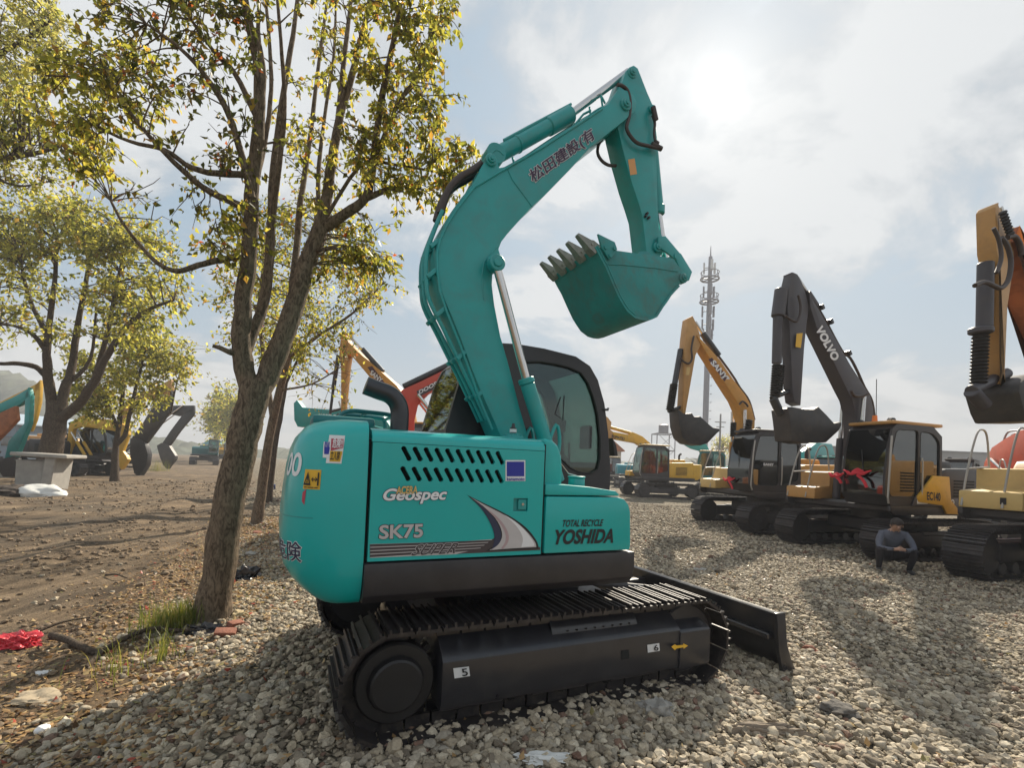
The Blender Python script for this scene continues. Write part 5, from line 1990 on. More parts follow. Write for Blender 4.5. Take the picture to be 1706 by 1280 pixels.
# ---- yellow one right of the mast (front of it turned to the left)
r1, M1, X1, P1, c1 = excavator('tan yellow excavator beside the phone mast, its dark bucket curled up', (8.0, 15.0), 257, 0.94, YEL, BLACK, BLACK,
    boom=[(1160, 558), (1174, 571), (1200, 600), (1224, 635), (1242, 658), (1252, 676), (1258, 700), (1257, 727), (1250, 760), (1222, 760), (1224, 727), (1223, 701), (1219, 686), (1212, 670), (1192, 639), (1174, 609), (1162, 590), (1152, 572)],
    arm=[(1137, 535), (1154, 526), (1158, 534), (1166, 556), (1168, 574), (1159, 592), (1142, 690), (1127, 690), (1130, 639), (1131, 585), (1132, 571), (1135, 547)],
    bucket=[(1114, 684), (1125, 692), (1142, 690), (1146, 696), (1159, 695), (1174, 706), (1185, 713), (1198, 714), (1200, 718), (1194, 722), (1181, 733), (1174, 739), (1159, 743), (1136, 740), (1123, 731), (1116, 712)],
    armcyl=[((1158, 536), (1172, 558), 0.05, CHROME, 'piston_rod'), ((1170, 555), (1197, 593), 0.10, BLACKG, 'arm_cylinder')],
    bcyl=[((1134, 582), (1124, 640), 0.085, BLACKG, 'bucket_cylinder'), ((1113, 686), (1140, 676), 0.05, BLACKG, 'bucket_link')],
    sleeve=[((1123, 640), (1116, 684), 0.095, 14)],
    text=[('SANY', (1183, 605), (1206, 633), (1190, 600), WHITE, 0.04, None)], cwm=YEL, boxm=CREAM, armm=TAN, boomm=YEL, kw=0.55)
bo = part_of(r1, 'boom')
yt = -0.08 + 0.21 * 0.94
quad_on(bo, 'name_panel', [P1(u, v, yt) for u, v in [(1180, 599), (1186, 596), (1212, 628), (1207, 636)]], mat('maroon_vinyl', (0.07, 0.02, 0.03), 0.5), (0, 1, 0), 0.003)
quad_on(bo, 'name_panel', [P1(u, v, yt) for u, v in [(1200, 628), (1203, 632), (1216, 632), (1214, 628)]], WHITE, (0, 1, 0), 0.0025)
quad_on(part_of(r1, 'arm'), 'sticker', [P1(u, v, -0.08 + 0.17 * 0.94) for u, v in [(1144, 612), (1150, 612), (1148, 625), (1143, 625)]], CREAM, (0, 1, 0), 0.004)
hose_on(r1, M1, [(1156, 560), (1152, 580), (1153, 598), (1147, 606), (1138, 602), (1133, 596)], 0.16, 0.03, part_of(r1, 'arm'))
hose_on(r1, M1, [(1172, 566), (1196, 592), (1222, 628), (1232, 645), (1248, 668), (1257, 700)], -0.08, 0.035, bo)
hose_on(r1, M1, [(1232, 674), (1237, 669), (1243, 673), (1246, 678)], 0.2, 0.03, bo)
MB().bellows(P1(1243, 728, 0.22), P1(1247, 700, 0.22), 0.10, 0.14, 8).build('corrugated_sleeve', RUBBER, bo, ang=20)
MB().bellows(P1(1221, 728, 0.05), P1(1222, 704, 0.05), 0.07, 0.10, 8).build('corrugated_sleeve', RUBBER, bo, ang=20)
s = 0.94
tx = MB().prism([(-0.05 * s, 1.22 * s), (-0.55 * s, 1.22 * s), (-0.45 * s, 1.95 * s), (-0.1 * s, 1.95 * s)], 1.28 * s, 1.375 * s, 0.02).build('side_door', ORANGE, r1)
text_on(c1, 'SANY', (1.35 * s, 1.372 * s, 2.02 * s), (1.0 * s, 1.372 * s, 2.02 * s), (1.35 * s, 1.372 * s, 2.09 * s), WHITE, (0, 1, 0), 0.004, 0.05)

# ---- dark grey one
r2, M2, X2, P2, c2 = excavator('dark grey boom excavator with yellow side panel and an amber beacon on its cab roof', (8.68, 11.29), 252.5, 0.92, CREAM, BLACK, TAN,
    boom=[(1341, 486), (1350, 492), (1362, 512), (1391, 563), (1417, 609), (1439, 643), (1450, 660), (1455, 680), (1456, 713), (1452, 760), (1404, 760), (1405, 711), (1403, 687), (1398, 668), (1390, 653), (1366, 604), (1340, 551), (1330, 520), (1328, 496)],
    arm=[(1305, 462), (1311, 457), (1322, 454), (1329, 457), (1336, 470), (1343, 490), (1348, 512), (1344, 540), (1340, 580), (1334, 676), (1308, 672), (1305, 650), (1303, 600), (1300, 545), (1297, 520), (1299, 487)],
    bucket=[(1284, 684), (1294, 681), (1318, 684), (1340, 684), (1350, 679), (1368, 692), (1386, 706), (1401, 703), (1403, 708), (1396, 718), (1380, 729), (1367, 738), (1323, 740), (1292, 736), (1288, 706)],
    boomm=VGREY, armm=VGREY, buckm=BUCK, cwm=YELB, hoodm=BLACK, boxm=TAN,
    armcyl=[((1327, 462), (1345, 490), 0.05, CHROME, 'piston_rod'), ((1344, 488), (1362, 516), 0.085, VGREY, 'arm_cylinder')],
    bcyl=[((1302, 482), (1296, 528), 0.14, VGREY, 'bucket_cylinder'), ((1296, 528), (1294, 606), 0.10, VGREY, 'bucket_cylinder'), ((1285, 664), (1324, 648), 0.055, BLACKG, 'bucket_link'), ((1288, 664), (1300, 690), 0.09, BLACKG, 'bucket_link')],
    sleeve=[((1295, 608), (1291, 660), 0.085, 13), ((1304, 608), (1300, 652), 0.04, 13)],
    text=[('VOLVO', (1358, 549), (1387, 602), (1369, 543), WHITE, 0.05, None)], bw=0.34, aw=0.26, kw=0.5)
s = 0.92
bo, ar = part_of(r2, 'boom'), part_of(r2, 'arm')
quad_on(ar, 'sticker', [P2(u, v, -0.08 + 0.18 * s) for u, v in [(1327, 556), (1337, 555), (1334, 580), (1325, 578)]], YELV, (0, 1, 0), 0.004)
hose_on(r2, M2, [(1330, 492), (1334, 510), (1332, 528), (1326, 536), (1316, 532), (1308, 526)], 0.16, 0.028, ar)
hose_on(r2, M2, [(1335, 478), (1346, 490), (1358, 506), (1376, 536), (1402, 584), (1416, 596), (1428, 618), (1440, 645), (1453, 670), (1458, 712)], -0.02, 0.03, bo)
hose_on(r2, M2, [(1418, 652), (1424, 660), (1436, 660), (1446, 656)], 0.2, 0.035, bo)
t = MB()
for (u, v) in ((1362, 514), (1377, 538), (1407, 590)):
    p = P2(u, v, -0.08)
    t.box((p.x, p.y, p.z), (0.12, 0.30, 0.08), 0.01, ry=-1.0)
t.build('hose_clamp', BLACK, bo)
f = MB().prism(X2([(1556, 793), (1582, 795), (1585, 834), (1604, 858), (1578, 857), (1571, 843), (1531, 837), (1528, 830)], 1.41 * s), 1.36 * s, 1.41 * s, 0.012).build('side_panel', YELB, r2)
text_on(f, 'EC140', P2(1544, 833, 1.41 * s), P2(1566, 835, 1.41 * s), P2(1544, 820, 1.41 * s), INK, (0, 1, 0), 0.004, 0.03)
f = MB().prism([(x * s, z * s) for x, z in [(1.0, 1.23), (-0.6, 1.23), (-0.5, 1.42), (0.9, 1.44)]], 1.365 * s, 1.395 * s, 0.008).build('sill_panel', VGREY, r2)
text_on(f, 'VOLVO', (0.12 * s, 1.395 * s, 1.27 * s), (-0.35 * s, 1.395 * s, 1.27 * s), (0.12 * s, 1.395 * s, 1.39 * s), WHITE, (0, 1, 0), 0.004, 0.05)
quad_on(f, 'sticker', [(0.86 * s, 1.395 * s, 1.28 * s), (0.52 * s, 1.395 * s, 1.28 * s), (0.52 * s, 1.395 * s, 1.40 * s), (0.86 * s, 1.395 * s, 1.40 * s)], PAPER, (0, 1, 0), 0.003)
MB().cyl((1.3 * s, 0.75 * s, 3.09 * s), (1.3 * s, 0.75 * s, 3.13 * s), 0.07, n=16).cyl((1.3 * s, 0.75 * s, 3.13 * s), (1.3 * s, 0.75 * s, 3.27 * s), 0.055, 0.045, n=16).build('beacon', BEACON, c2)
MB().tube([(0.9 * s, 0.5 * s, 3.05 * s), (0.92 * s, 0.5 * s, 4.2 * s)], 0.008, 5).build('aerial', BLACK, c2)
MB().box((1.05 * s, -1.0 * s, 1.36 * s), (0.9 * s, 0.75 * s, 0.38 * s), 0.04).build('battery_box', BLACKG, r2)

# ---- tan one at the right edge
r3, M3, X3, P3_, c3 = excavator('tan excavator cut off by the right edge, its dark bucket hanging level', (9.9, 7.79), 250, 1.0, TAN, BLACK, TAN,
    boom=[(1676, 384), (1690, 402), (1706, 433), (1740, 505), (1775, 575), (1800, 640), (1810, 720), (1812, 790), (1768, 790), (1766, 720), (1752, 660), (1706, 567), (1680, 512), (1670, 470), (1668, 410)],
    arm=[(1625, 357), (1640, 346), (1655, 341), (1664, 341), (1670, 358), (1681, 392), (1690, 420), (1688, 450), (1679, 512), (1675, 612), (1668, 640), (1640, 640), (1634, 612), (1633, 540), (1631, 444), (1627, 426)],
    bucket=[(1607, 662), (1610, 651), (1620, 644), (1640, 636), (1670, 630), (1706, 624), (1760, 640), (1800, 668), (1780, 690), (1740, 704), (1636, 706), (1622, 690)],
    boomm=RUST, armm=TAN, cwm=TAN, boxm=CREAM, armcyl=[((1663, 346), (1676, 384), 0.05, CHROME, 'piston_rod'), ((1676, 384), (1700, 440), 0.085, TAN, 'arm_cylinder')],
    bcyl=[((1642, 438), (1640, 546), 0.095, VGREY, 'bucket_cylinder'), ((1634, 546), (1634, 556), 0.14, VGREY, 'bucket_cylinder'), ((1618, 652), (1676, 622), 0.08, VGREY, 'bucket_link'), ((1618, 652), (1640, 676), 0.09, VGREY, 'bucket_link')],
    sleeve=[((1634, 554), (1630, 640), 0.075, 15)], bw=0.28, aw=0.22, kw=0.6)
ar = part_of(r3, 'arm')
hose_on(r3, M3, [(1668, 396), (1678, 410), (1684, 436), (1680, 466), (1668, 480), (1655, 476), (1640, 470), (1624, 476)], 0.2, 0.03, ar)
hose_on(r3, M3, [(1678, 396), (1690, 394), (1699, 408), (1702, 426)], 0.1, 0.035, ar)
hose_on(r3, M3, [(1655, 380), (1664, 400), (1668, 430), (1660, 455)], 0.2, 0.025, ar)
MB().bellows(P3_(1670, 352, 0.1), P3_(1684, 392, 0.1), 0.035, 0.05, 8).build('corrugated_sleeve', RUBBER, ar, ang=20)
text_on(part_of(r3, 'tool_box'), '1', (1.605, -0.72, 1.32), (1.605, -0.76, 1.32), (1.605, -0.72, 1.42), INK, (1, 0, 0), 0.004, 0.05)

# ---- orange one behind it
r4, M4, X4, P4, c4 = excavator('orange red excavator with a humped boom behind the tan one at the right edge', (15.6, 14.2), 205, 0.9, ORANGE, BLACK, ORANGE,
    boom=[(1633, 800), (1640, 770), (1652, 746), (1676, 730), (1706, 717), (1760, 712), (1800, 725), (1800, 770), (1740, 768), (1706, 790), (1690, 830), (1640, 830)],
    boomm=ORANGE, toolbox=True)
hose_on(r4, M4, [(1672, 735), (1680, 720), (1700, 718), (1712, 722)], 0.2, 0.03, part_of(r4, 'boom'), GALV)
hose_on(r4, M4, [(1678, 738), (1688, 724), (1704, 722), (1716, 726)], -0.2, 0.03, part_of(r4, 'boom'), GALV)

# ---- two dark machines seen between the dark grey one and the orange one
excavator('black-cabbed excavator half hidden behind the yellow side panel of the dark grey one', (17.5, 19.5), 232, 0.82, BLACK, BLACK, BLACK, cwm=BTEAL, hoodm=BLACK, lowres=True, toolbox=False)
excavator('teal excavator hidden between the tan yellow one and the dark grey one', (15.8, 24.5), 235, 0.85, TEAL2, BLACK, TEAL2, boomm=TEAL2, lowres=True,
    boom=[(1330, 752), (1352, 738), (1386, 740), (1392, 760), (1360, 762), (1345, 800), (1320, 800)], toolbox=False)

# ---- farther yellow one whose boom reaches left
D5 = (8.9, 29.0)
r5, M5, X5, P5, c5 = excavator('farther pale yellow excavator with green-tinted cab glass, its boom stretched to the left', D5, 262, 1.0, YELB, BLACK, CREAM,
    boom=[(1017, 720), (1048, 725), (1053, 720), (1070, 727), (1084, 739), (1089, 752), (1096, 775), (1098, 790), (1084, 790), (1079, 775), (1071, 752), (1062, 743), (1056, 739), (1022, 733)],
    arm=[(1006, 694), (1013, 696), (1019, 704), (1017, 716), (1024, 722), (1022, 735), (1010, 735), (1002, 715)],
    armcyl=[((1015, 712), (1050, 722), 0.10, YELB, 'arm_cylinder')], boomm=YELB, armm=TAN, lowres=True, glass=GLASS,
    text=[('KOMATSU', (1019, 729), (1040, 734), (1019.5, 724.5), INK, 0.04, None)])

# ---- small ones farther back
excavator('teal excavator far behind the pale yellow boom', (10.6, 42.0), 185, 0.95, BTEAL, DTEAL, CREAM, cwm=BTEAL, lowres=True, toolbox=False, glass=GLASS)
r6, M6, X6, P6, c6 = excavator('teal excavator with an arched boom beyond the pale yellow cab', (14.6, 33.0), 290, 1.0, TEAL2, DTEAL, CREAM, lowres=True, glass=GLASS,
    boom=[(1140, 742), (1150, 732), (1166, 734), (1178, 742), (1186, 760), (1188, 800), (1172, 800), (1172, 770), (1164, 752), (1150, 748)], boomm=TEAL2, toolbox=False)
excavator('pinkish red excavator far beyond the cab of the closest machine', (9.6, 50.0), 170, 0.9, REDP, BLACK, CREAM, cwm=REDP, lowres=True, toolbox=False)

# ---- behind the closest machine: yellow, red and teal booms
r7, M7, X7, P7, c7 = excavator('yellow excavator behind the exhaust pipe, with a steep folded boom', (-2.4, 17.5), 285, 0.95, YEL, BLACK, YEL,
    boom=[(578, 574), (587, 573), (610, 596), (640, 620), (669, 645), (690, 672), (698, 720), (690, 760), (670, 760), (668, 720), (664, 690), (654, 660), (632, 648), (589, 597), (578, 590)],
    arm=[(568, 558), (578, 554), (583, 560), (590, 580), (588, 596), (585, 615), (578, 690), (568, 690), (568, 615), (565, 587)],
    bucket=[(566, 690), (580, 690), (596, 700), (606, 715), (590, 730), (566, 725), (556, 708)],
    armcyl=[((582, 559), (606, 585), 0.05, CHROME, 'piston_rod'), ((604, 582), (638, 620), 0.10, BLACKG, 'arm_cylinder'), ((600, 600), (664, 647), 0.03, CREAM, 'pipe')],
    bcyl=[((564, 592), (555, 650), 0.085, BLACKG, 'bucket_cylinder'), ((555, 650), (550, 690), 0.055, BLACKG, 'piston_rod'), ((551, 686), (574, 680), 0.05, BLACKG, 'bucket_link')],
    boomm=YEL, armm=YEL, lowres=True)
bo = part_of(r7, 'boom')
yt = -0.08 - 0.21 * 0.95
side7 = -1 if M7.l.y > 0 else 1
yt = -0.08 + side7 * 0.21 * 0.95
quad_on(bo, 'name_panel', [P7(u, v, yt) for u, v in [(612, 612), (620, 610), (641, 638), (632, 640)]], mat('maroon_vinyl', (0.07, 0.02, 0.03)), (0, side7, 0), 0.003)
text_on(bo, 'SANY', P7(616, 623, yt), P7(634, 638, yt), P7(620, 617, yt), WHITE, (0, side7, 0), 0.006, 0.04)

r8, M8, X8, P8, c8 = excavator('red excavator boom rising behind the cab of the closest machine', (-1.6, 11.5), 75, 0.95, REDP, BLACK, REDP,
    boom=[(669, 650), (700, 636), (733, 620), (790, 590), (796, 620), (750, 640), (714, 658), (696, 676), (691, 700), (690, 760), (664, 760), (672, 712), (668, 690), (661, 669)],
    armcyl=[((672, 645), (757, 604), 0.075, BLACKG, 'arm_cylinder')], boomm=REDP, toolbox=False, cab=False, lowres=True,
    text=None)
bo = part_of(r8, 'boom')
side8 = -1 if M8.l.y > 0 else 1
yt = -0.08 + side8 * 0.21 * 0.95
quad_on(bo, 'name_panel', [P8(u, v, yt) for u, v in [(694, 652), (744, 627), (744, 638), (697, 662)]], VGREY, (0, side8, 0), 0.003)
text_on(bo, 'DOOSAN', P8(699, 657, yt), P8(742, 634, yt), P8(698, 651, yt), WHITE, (0, side8, 0), 0.006, 0.03)

r9, M9, X9, P9, c9 = excavator('teal excavator with a level boom between the trees and the intake guard', (-5.4, 20.5), 275, 0.95, ORANGE, DTEAL, TEAL2,
    boom=[(489, 672), (500, 668), (508, 680), (560, 684), (640, 690), (660, 720), (640, 720), (600, 712), (500, 712), (490, 700)], boomm=TEAL2, lowres=True, toolbox=False, hoodm=RUST, cwm=RUST)
bo = part_of(r9, 'boom')
side9 = -1 if M9.l.y > 0 else 1
yt = -0.08 + side9 * 0.21 * 0.95
text_on(bo, 'KOBELCO', P9(532, 697, yt), P9(566, 699, yt), P9(532, 690, yt), WHITE, (0, side9, 0), 0.006, 0.05)

# ---- row on the left of the dirt road
excavator('teal excavator at the left edge with a yellow one behind it', (-26.5, 21.8), 96, 0.95, TEAL2, DTEAL, TEAL2, lowres=True, toolbox=False,
    boom=[(-120, 740), (-60, 700), (0, 672), (30, 658), (50, 648), (57, 662), (40, 676), (0, 690), (-50, 722), (-110, 790)],
    arm=[(42, 656), (53, 646), (58, 662), (56, 706), (38, 752), (30, 770), (6, 770), (14, 735), (40, 706)],
    bucket=[(4, 765), (34, 760), (40, 778), (30, 795), (8, 795), (-6, 780)], armcyl=[((5, 676), (46, 652), 0.08, GALV, 'arm_cylinder')], boomm=TEAL2, bw=0.2, aw=0.2, kw=0.3)
excavator('rust orange excavator boom at the left edge in front of the teal one', (-27.5, 19.5), 85, 0.95, RUST, BLACK, RUST, lowres=True, toolbox=False, cab=False,
    boom=[(-120, 760), (-60, 715), (0, 688), (30, 677), (35, 700), (14, 722), (0, 736), (-50, 770)], boomm=RUST, bw=0.2)
excavator('yellow excavator behind the wide tree at the left', (-31, 26.5), 94, 0.95, YELB, BLACK, YELB, lowres=True, toolbox=False, cab=False,
    boom=[(-40, 690), (20, 660), (60, 640), (73, 634), (71, 650), (58, 660), (0, 690), (-30, 720)], arm=[(58, 642), (73, 634), (71, 670), (64, 700), (56, 720), (50, 712), (57, 688)], boomm=YELB, bw=0.2, aw=0.2)
excavator('bright yellow excavator with a low boom behind the small bushy tree', (-24.8, 27.2), 92, 0.9, BLACK, BLACK, BLACK, lowres=True, toolbox=False, hoodm=BLACK, cwm=BLACK,
    boom=[(112, 732), (115, 706), (140, 692), (164, 697), (190, 700), (213, 709), (219, 722), (205, 722), (188, 718), (141, 711), (128, 716), (124, 760), (110, 760)],
    arm=[(206, 709), (217, 710), (219, 725), (209, 752), (216, 762), (200, 765), (196, 750), (200, 720)], bucket=[(197, 756), (214, 758), (219, 766), (210, 776), (203, 783), (196, 772)],
    boomm=YELB, buckm=YELB, bw=0.25, aw=0.22, kw=0.3)
excavator('excavator with thick black arm and big black bucket set on the road edge', (-28.2, 30.3), 95, 1.0, TAN, BLACK, BLACK, lowres=True, toolbox=False, cab=False,
    boom=[(286, 632), (291, 648), (288, 662), (262, 664), (235, 668), (215, 690), (205, 740), (190, 740), (196, 690), (212, 664), (250, 650)],
    arm=[(285, 650), (290, 664), (288, 684), (268, 712), (247, 740), (236, 738), (218, 732), (226, 720), (236, 708), (256, 674)],
    bucket=[(217, 730), (235, 732), (247, 738), (254, 758), (251, 775), (241, 788), (235, 795), (225, 789), (216, 754)], boomm=TAN, armm=BLACK, buckm=BLACK, bw=0.25, aw=0.24, kw=0.35)
excavator('excavator with an open black boom frame and a worn grey bucket farther up the road', (-33.0, 39.5), 92, 1.0, TAN, BLACK, BLACK, lowres=True, toolbox=False, cab=False,
    boom=[(280, 676), (325, 676), (326, 690), (318, 690), (300, 694), (282, 690)], arm=[(318, 680), (325, 678), (325, 692), (303, 718), (284, 745), (268, 742), (284, 718), (302, 694)],
    bucket=[(261, 743), (270, 738), (284, 742), (297, 760), (296, 766), (288, 774), (281, 782), (274, 776), (267, 762)], boomm=BLACK, armm=BLACK, buckm=BUCK, bw=0.2, aw=0.2, kw=0.35)
excavator('dark teal excavator far up the dirt road', (-37, 58), 150, 1.0, DTEAL, DTEAL, CREAM, lowres=True, toolbox=False, cwm=DTEAL, glass=GLASS)
excavator('small yellow excavator at the far end of the dirt road', (-46, 76), 140, 1.0, YELB, BLACK, YELB, lowres=True, toolbox=False)


# ------------------------------------------------------------------ person squatting by the tracks
def build_person():
    base = GP(1487, 952)
    ang = math.atan2(-base.x * 0.75, -base.y)
    root = thing('person', 'person squatting in a grey sweater and dark trousers, head bent over their hands', 'person', (base.x, base.y, gz(base.x, base.y)), 0)
    # local: x to the person's left, y forward; z up
    face = Vector((-base.x * 0.55, -base.y, 0)).normalized()
    root.rotation_euler = (0, 0, math.atan2(face.y, face.x) - math.pi / 2)
    J = {}
    V, E, Rr = [], [], []

    def add(n, p, r, parent=None):
        J[n] = len(V)
        V.append(p)
        Rr.append(r)
        if parent:
            E.append((J[parent], J[n]))
    add('pelvis', (0, -0.20, 0.30), 0.145)
    add('waist', (0, -0.17, 0.43), 0.135, 'pelvis')
    add('chest', (0, -0.06, 0.60), 0.155, 'waist')
    add('shoulders', (0, 0.02, 0.70), 0.125, 'chest')
    add('neck', (0, 0.09, 0.76), 0.055, 'shoulders')
    add('head', (0, 0.15, 0.82), 0.080, 'neck')
    add('crown', (0, 0.18, 0.90), 0.085, 'head')
    for s, n in ((-1, 'r'), (1, 'l')):
        add('sh' + n, (s * 0.17, 0.02, 0.68), 0.072, 'shoulders')
        add('ua' + n, (s * 0.235, 0.10, 0.56), 0.060, 'sh' + n)
        add('el' + n, (s * 0.255, 0.20, 0.45), 0.048, 'ua' + n)
        add('fa' + n, (s * 0.15, 0.30, 0.44), 0.040, 'el' + n)
        add('wr' + n, (s * 0.055, 0.36, 0.45), 0.027, 'fa' + n)
        add('pa' + n, (s * 0.02, 0.39, 0.465), 0.030, 'wr' + n)
        for k in range(4):
            dz = 0.018 - 0.012 * k
            add('f%d%s' % (k, n), (s * 0.0 - s * 0.01, 0.425 + 0.004 * (k % 2), 0.465 + dz), 0.009, 'pa' + n)
            add('g%d%s' % (k, n), (-s * 0.028, 0.425 - 0.004 * k, 0.455 + dz), 0.008, 'f%d%s' % (k, n))
        add('th' + n, (s * 0.015, 0.38, 0.50), 0.010, 'pa' + n)
        add('tt' + n, (s * 0.0, 0.405, 0.515), 0.009, 'th' + n)
        add('hip' + n, (s * 0.10, -0.16, 0.29), 0.115, 'pelvis')
        add('thi' + n, (s * 0.19, 0.06, 0.36), 0.092, 'hip' + n)
        add('kn' + n, (s * 0.25, 0.24, 0.43), 0.070, 'thi' + n)
        add('ca' + n, (s * 0.235, 0.16, 0.26), 0.062, 'kn' + n)
        add('an' + n, (s * 0.22, 0.07, 0.09), 0.043, 'ca' + n)
        add('he' + n, (s * 0.22, 0.06, 0.05), 0.042, 'an' + n)
        add('fo' + n, (s * 0.235, 0.18, 0.038), 0.040, 'he' + n)
        add('to' + n, (s * 0.245, 0.25, 0.030), 0.030, 'fo' + n)
    me = bpy.data.meshes.new('skeleton')
    me.from_pydata(V, E, [])
    o = bpy.data.objects.new('body', me)
    COL.objects.link(o)
    md = o.modifiers.new('skin', 'SKIN')
    md.use_smooth_shade = True
    for i, r in enumerate(Rr):
        sv = me.skin_vertices[0].data[i]
        sv.radius = (r, r)
        sv.use_root = (i == 0)
    ss = o.modifiers.new('sub', 'SUBSURF')
    ss.levels = ss.render_levels = 2
    dg = bpy.context.evaluated_depsgraph_get()
    dg.update()
    bm = bpy.data.meshes.new_from_object(o.evaluated_get(dg))
    bpy.data.objects.remove(o)
    skin = mat('skin', (0.42, 0.25, 0.18), 0.55, var=0.06)
    swe = mat('grey_sweater_knit', (0.105, 0.115, 0.15), 0.9, var=0.1, scale=20, bump=0.3, bscale=90)
    tro = mat('dark_trousers_cloth', (0.018, 0.016, 0.022), 0.85, var=0.2)
    shoe = mat('dark_shoe', (0.03, 0.03, 0.03), 0.6)
    bm.materials.clear()
    for m in (skin, swe, tro, shoe):
        bm.materials.append(m)
    for p in bm.polygons:
        c = p.center
        k = 2
        if c.z > 0.745 and c.y > 0.055:
            k = 0
        elif c.y > 0.335 and abs(c.x) < 0.085 and c.z > 0.40:
            k = 0
        elif c.z > 0.44 and c.y < 0.18:
            k = 1
        elif c.z > 0.385 and (abs(c.x) < 0.2 or c.z > 0.46) and c.y < 0.36 and not (c.z < 0.45 and abs(c.x) > 0.17):
            k = 1
        elif c.z < 0.075:
            k = 3
        p.material_index = k
    bm.polygons.foreach_set('use_smooth', [True] * len(bm.polygons))
    bm.name = 'body'
    body = link('body', bm, root)
    # hair cap, ears, nose
    h = MB()
    b = bmesh.new()
    bmesh.ops.create_uvsphere(b, u_segments=18, v_segments=12, radius=0.105)
    for v in b.verts:
        v.co = Vector((v.co.x * 0.93, v.co.y * 1.04, v.co.z * 1.02))
        n = math.sin(v.co.x * 70) * math.sin(v.co.y * 60) * 0.004
        v.co *= 1 + n * 10
    for f in [f for f in b.faces if f.calc_center_median().z < -0.035 or (f.calc_center_median().y > 0.045 and f.calc_center_median().z < 0.02)]:
        b.faces.remove(f)
    h._merge(b, M=Matrix.Translation((0, 0.165, 0.885)) @ Matrix.Rotation(-0.5, 4, 'X'))
    h.build('hair', mat('dark_brown_hair', (0.022, 0.014, 0.011), 0.6, var=0.3, scale=30), root, ang=60)
    f = MB()
    for s in (-1, 1):
        f.box((s * 0.088, 0.17, 0.845), (0.016, 0.03, 0.05), 0.006, seg=2)
        f.cyl((s * 0.034, 0.245, 0.865), (s * 0.034, 0.262, 0.860), 0.011, n=10)
    f.box((0, 0.262, 0.83), (0.026, 0.03, 0.036), 0.008, rx=0.5, seg=2)
    f.box((0, 0.245, 0.795), (0.045, 0.012, 0.010), 0.004, rx=0.5)
    f.build('face', skin, root, ang=50)
    return root


build_person()

# ------------------------------------------------------------------ far structures
def D2(u, D):
    p = W(u, 790, D)
    return p.x, D


def cell_tower():
    x, y = W(1174, 740, 72).x, 72
    root = thing('phone_mast', 'slender grey phone mast with two ring platforms behind the tan yellow excavator', 'mast', (x, y, 0))
    top = W(1183, 428, 72).z
    tip = W(1182, 410, 72).z
    m = MB()
    m.tube([(0, 0, -0.5), (0, 0, top * 0.5), (0, 0, top)], [0.46, 0.40, 0.27], 16)
    m.build('mast', GALV, root, ang=60)
    m = MB()
    m.tube([(0, 0, top - 0.2), (0, 0, tip)], [0.12, 0.04], 6)
    m.build('lightning_rod', GALV, root)
    for v in (465, 503):
        z = W(1181, v, 72).z
        m = MB()
        ring = [(1.3 * math.cos(a), 1.3 * math.sin(a), z) for a in np.linspace(0, 2 * math.pi, 25)]
        m.tube(ring, 0.13, 6, cap=False)
        m.tube([(p[0], p[1], z + 1.0) for p in ring], 0.06, 5, cap=False)
        for k in range(6):
            a = k * math.pi / 3
            m.tube([(0, 0, z), (1.3 * math.cos(a), 1.3 * math.sin(a), z)], 0.09, 5)
            m.tube([(1.3 * math.cos(a), 1.3 * math.sin(a), z), (1.3 * math.cos(a), 1.3 * math.sin(a), z + 1.0)], 0.06, 5)
        m.build('platform', GALV, root, ang=60)
    for v, R_ in ((445, 0.9), (485, 0.85), (518, 0.95), (540, 0.9), (556, 0.72)):
        z = W(1181, v, 72).z
        for k in range(3):
            a = k * 2.09 + 0.4
            m = MB()
            m.box((R_ * math.cos(a), R_ * math.sin(a), z), (0.2, 0.36, 1.7), 0.04, rz=a)
            m.tube([(0, 0, z), (R_ * math.cos(a), R_ * math.sin(a), z)], 0.07, 5)
            m.build('antenna', PAPER if v == 445 else GALV, root)
    m = MB()
    for k in range(14):
        z = W(1181, 545 + k * 14, 72).z
        m.box((0.6, -0.2, z), (0.10, 0.5, 0.08))
    m.build('climbing_rung', GALV, root)


cell_tower()


def water_tower():
    x, y = W(1104, 760, 62).x, 62
    root = thing('water_tank', 'grey water tank on a steel frame far behind the pale yellow boom', 'water tank', (x, y, 0))
    zt, zb, zf = W(1105, 709, 62).z, W(1105, 722, 62).z, W(1105, 723, 62).z
    r = 0.62
    m = MB()
    m.cyl((0, 0, zb), (0, 0, zt), r, n=24, bev=0.04)
    m.cyl((0, 0, zt), (0, 0, zt + 0.12), r * 1.02, r * 0.4, n=24)
    m.build('tank', GALV, root)
    m = MB()
    h = 1.15
    for sx in (-1, 1):
        for sy in (-1, 1):
            m.box((sx * h, sy * h, zf / 2), (0.10, 0.10, zf))
    for z in (zf, zf * 0.66, zf * 0.33):
        for sg in (-1, 1):
            m.box((0, sg * h, z - 0.05), (2 * h + 0.1, 0.08, 0.12))
            m.box((sg * h, 0, z - 0.05), (0.08, 2 * h - 0.1, 0.12))
    for a, b in ((zf, zf * .66), (zf * .66, zf * .33)):
        m.tube([(-h, -h, a), (h, -h, b)], 0.03, 5)
        m.tube([(h, -h, a), (-h, -h, b)], 0.03, 5)
    m.build('support_frame', GALV, root)


water_tower()
p = W(1199, 745, 70)
root = thing('utility_pole', 'thin utility pole with a crossarm beside the phone mast', 'pole', (p.x, 70, 0))
zt = W(1198, 690, 70).z
MB().tube([(0, 0, -0.3), (0, 0, zt)], [0.18, 0.12], 8).build('pole', WALLG, root)
MB().box((0, 0, zt - 1.2), (1.6, 0.12, 0.12)).box((0, 0, zt - 1.9), (1.1, 0.12, 0.10)).build('crossarm', WALLG, root)


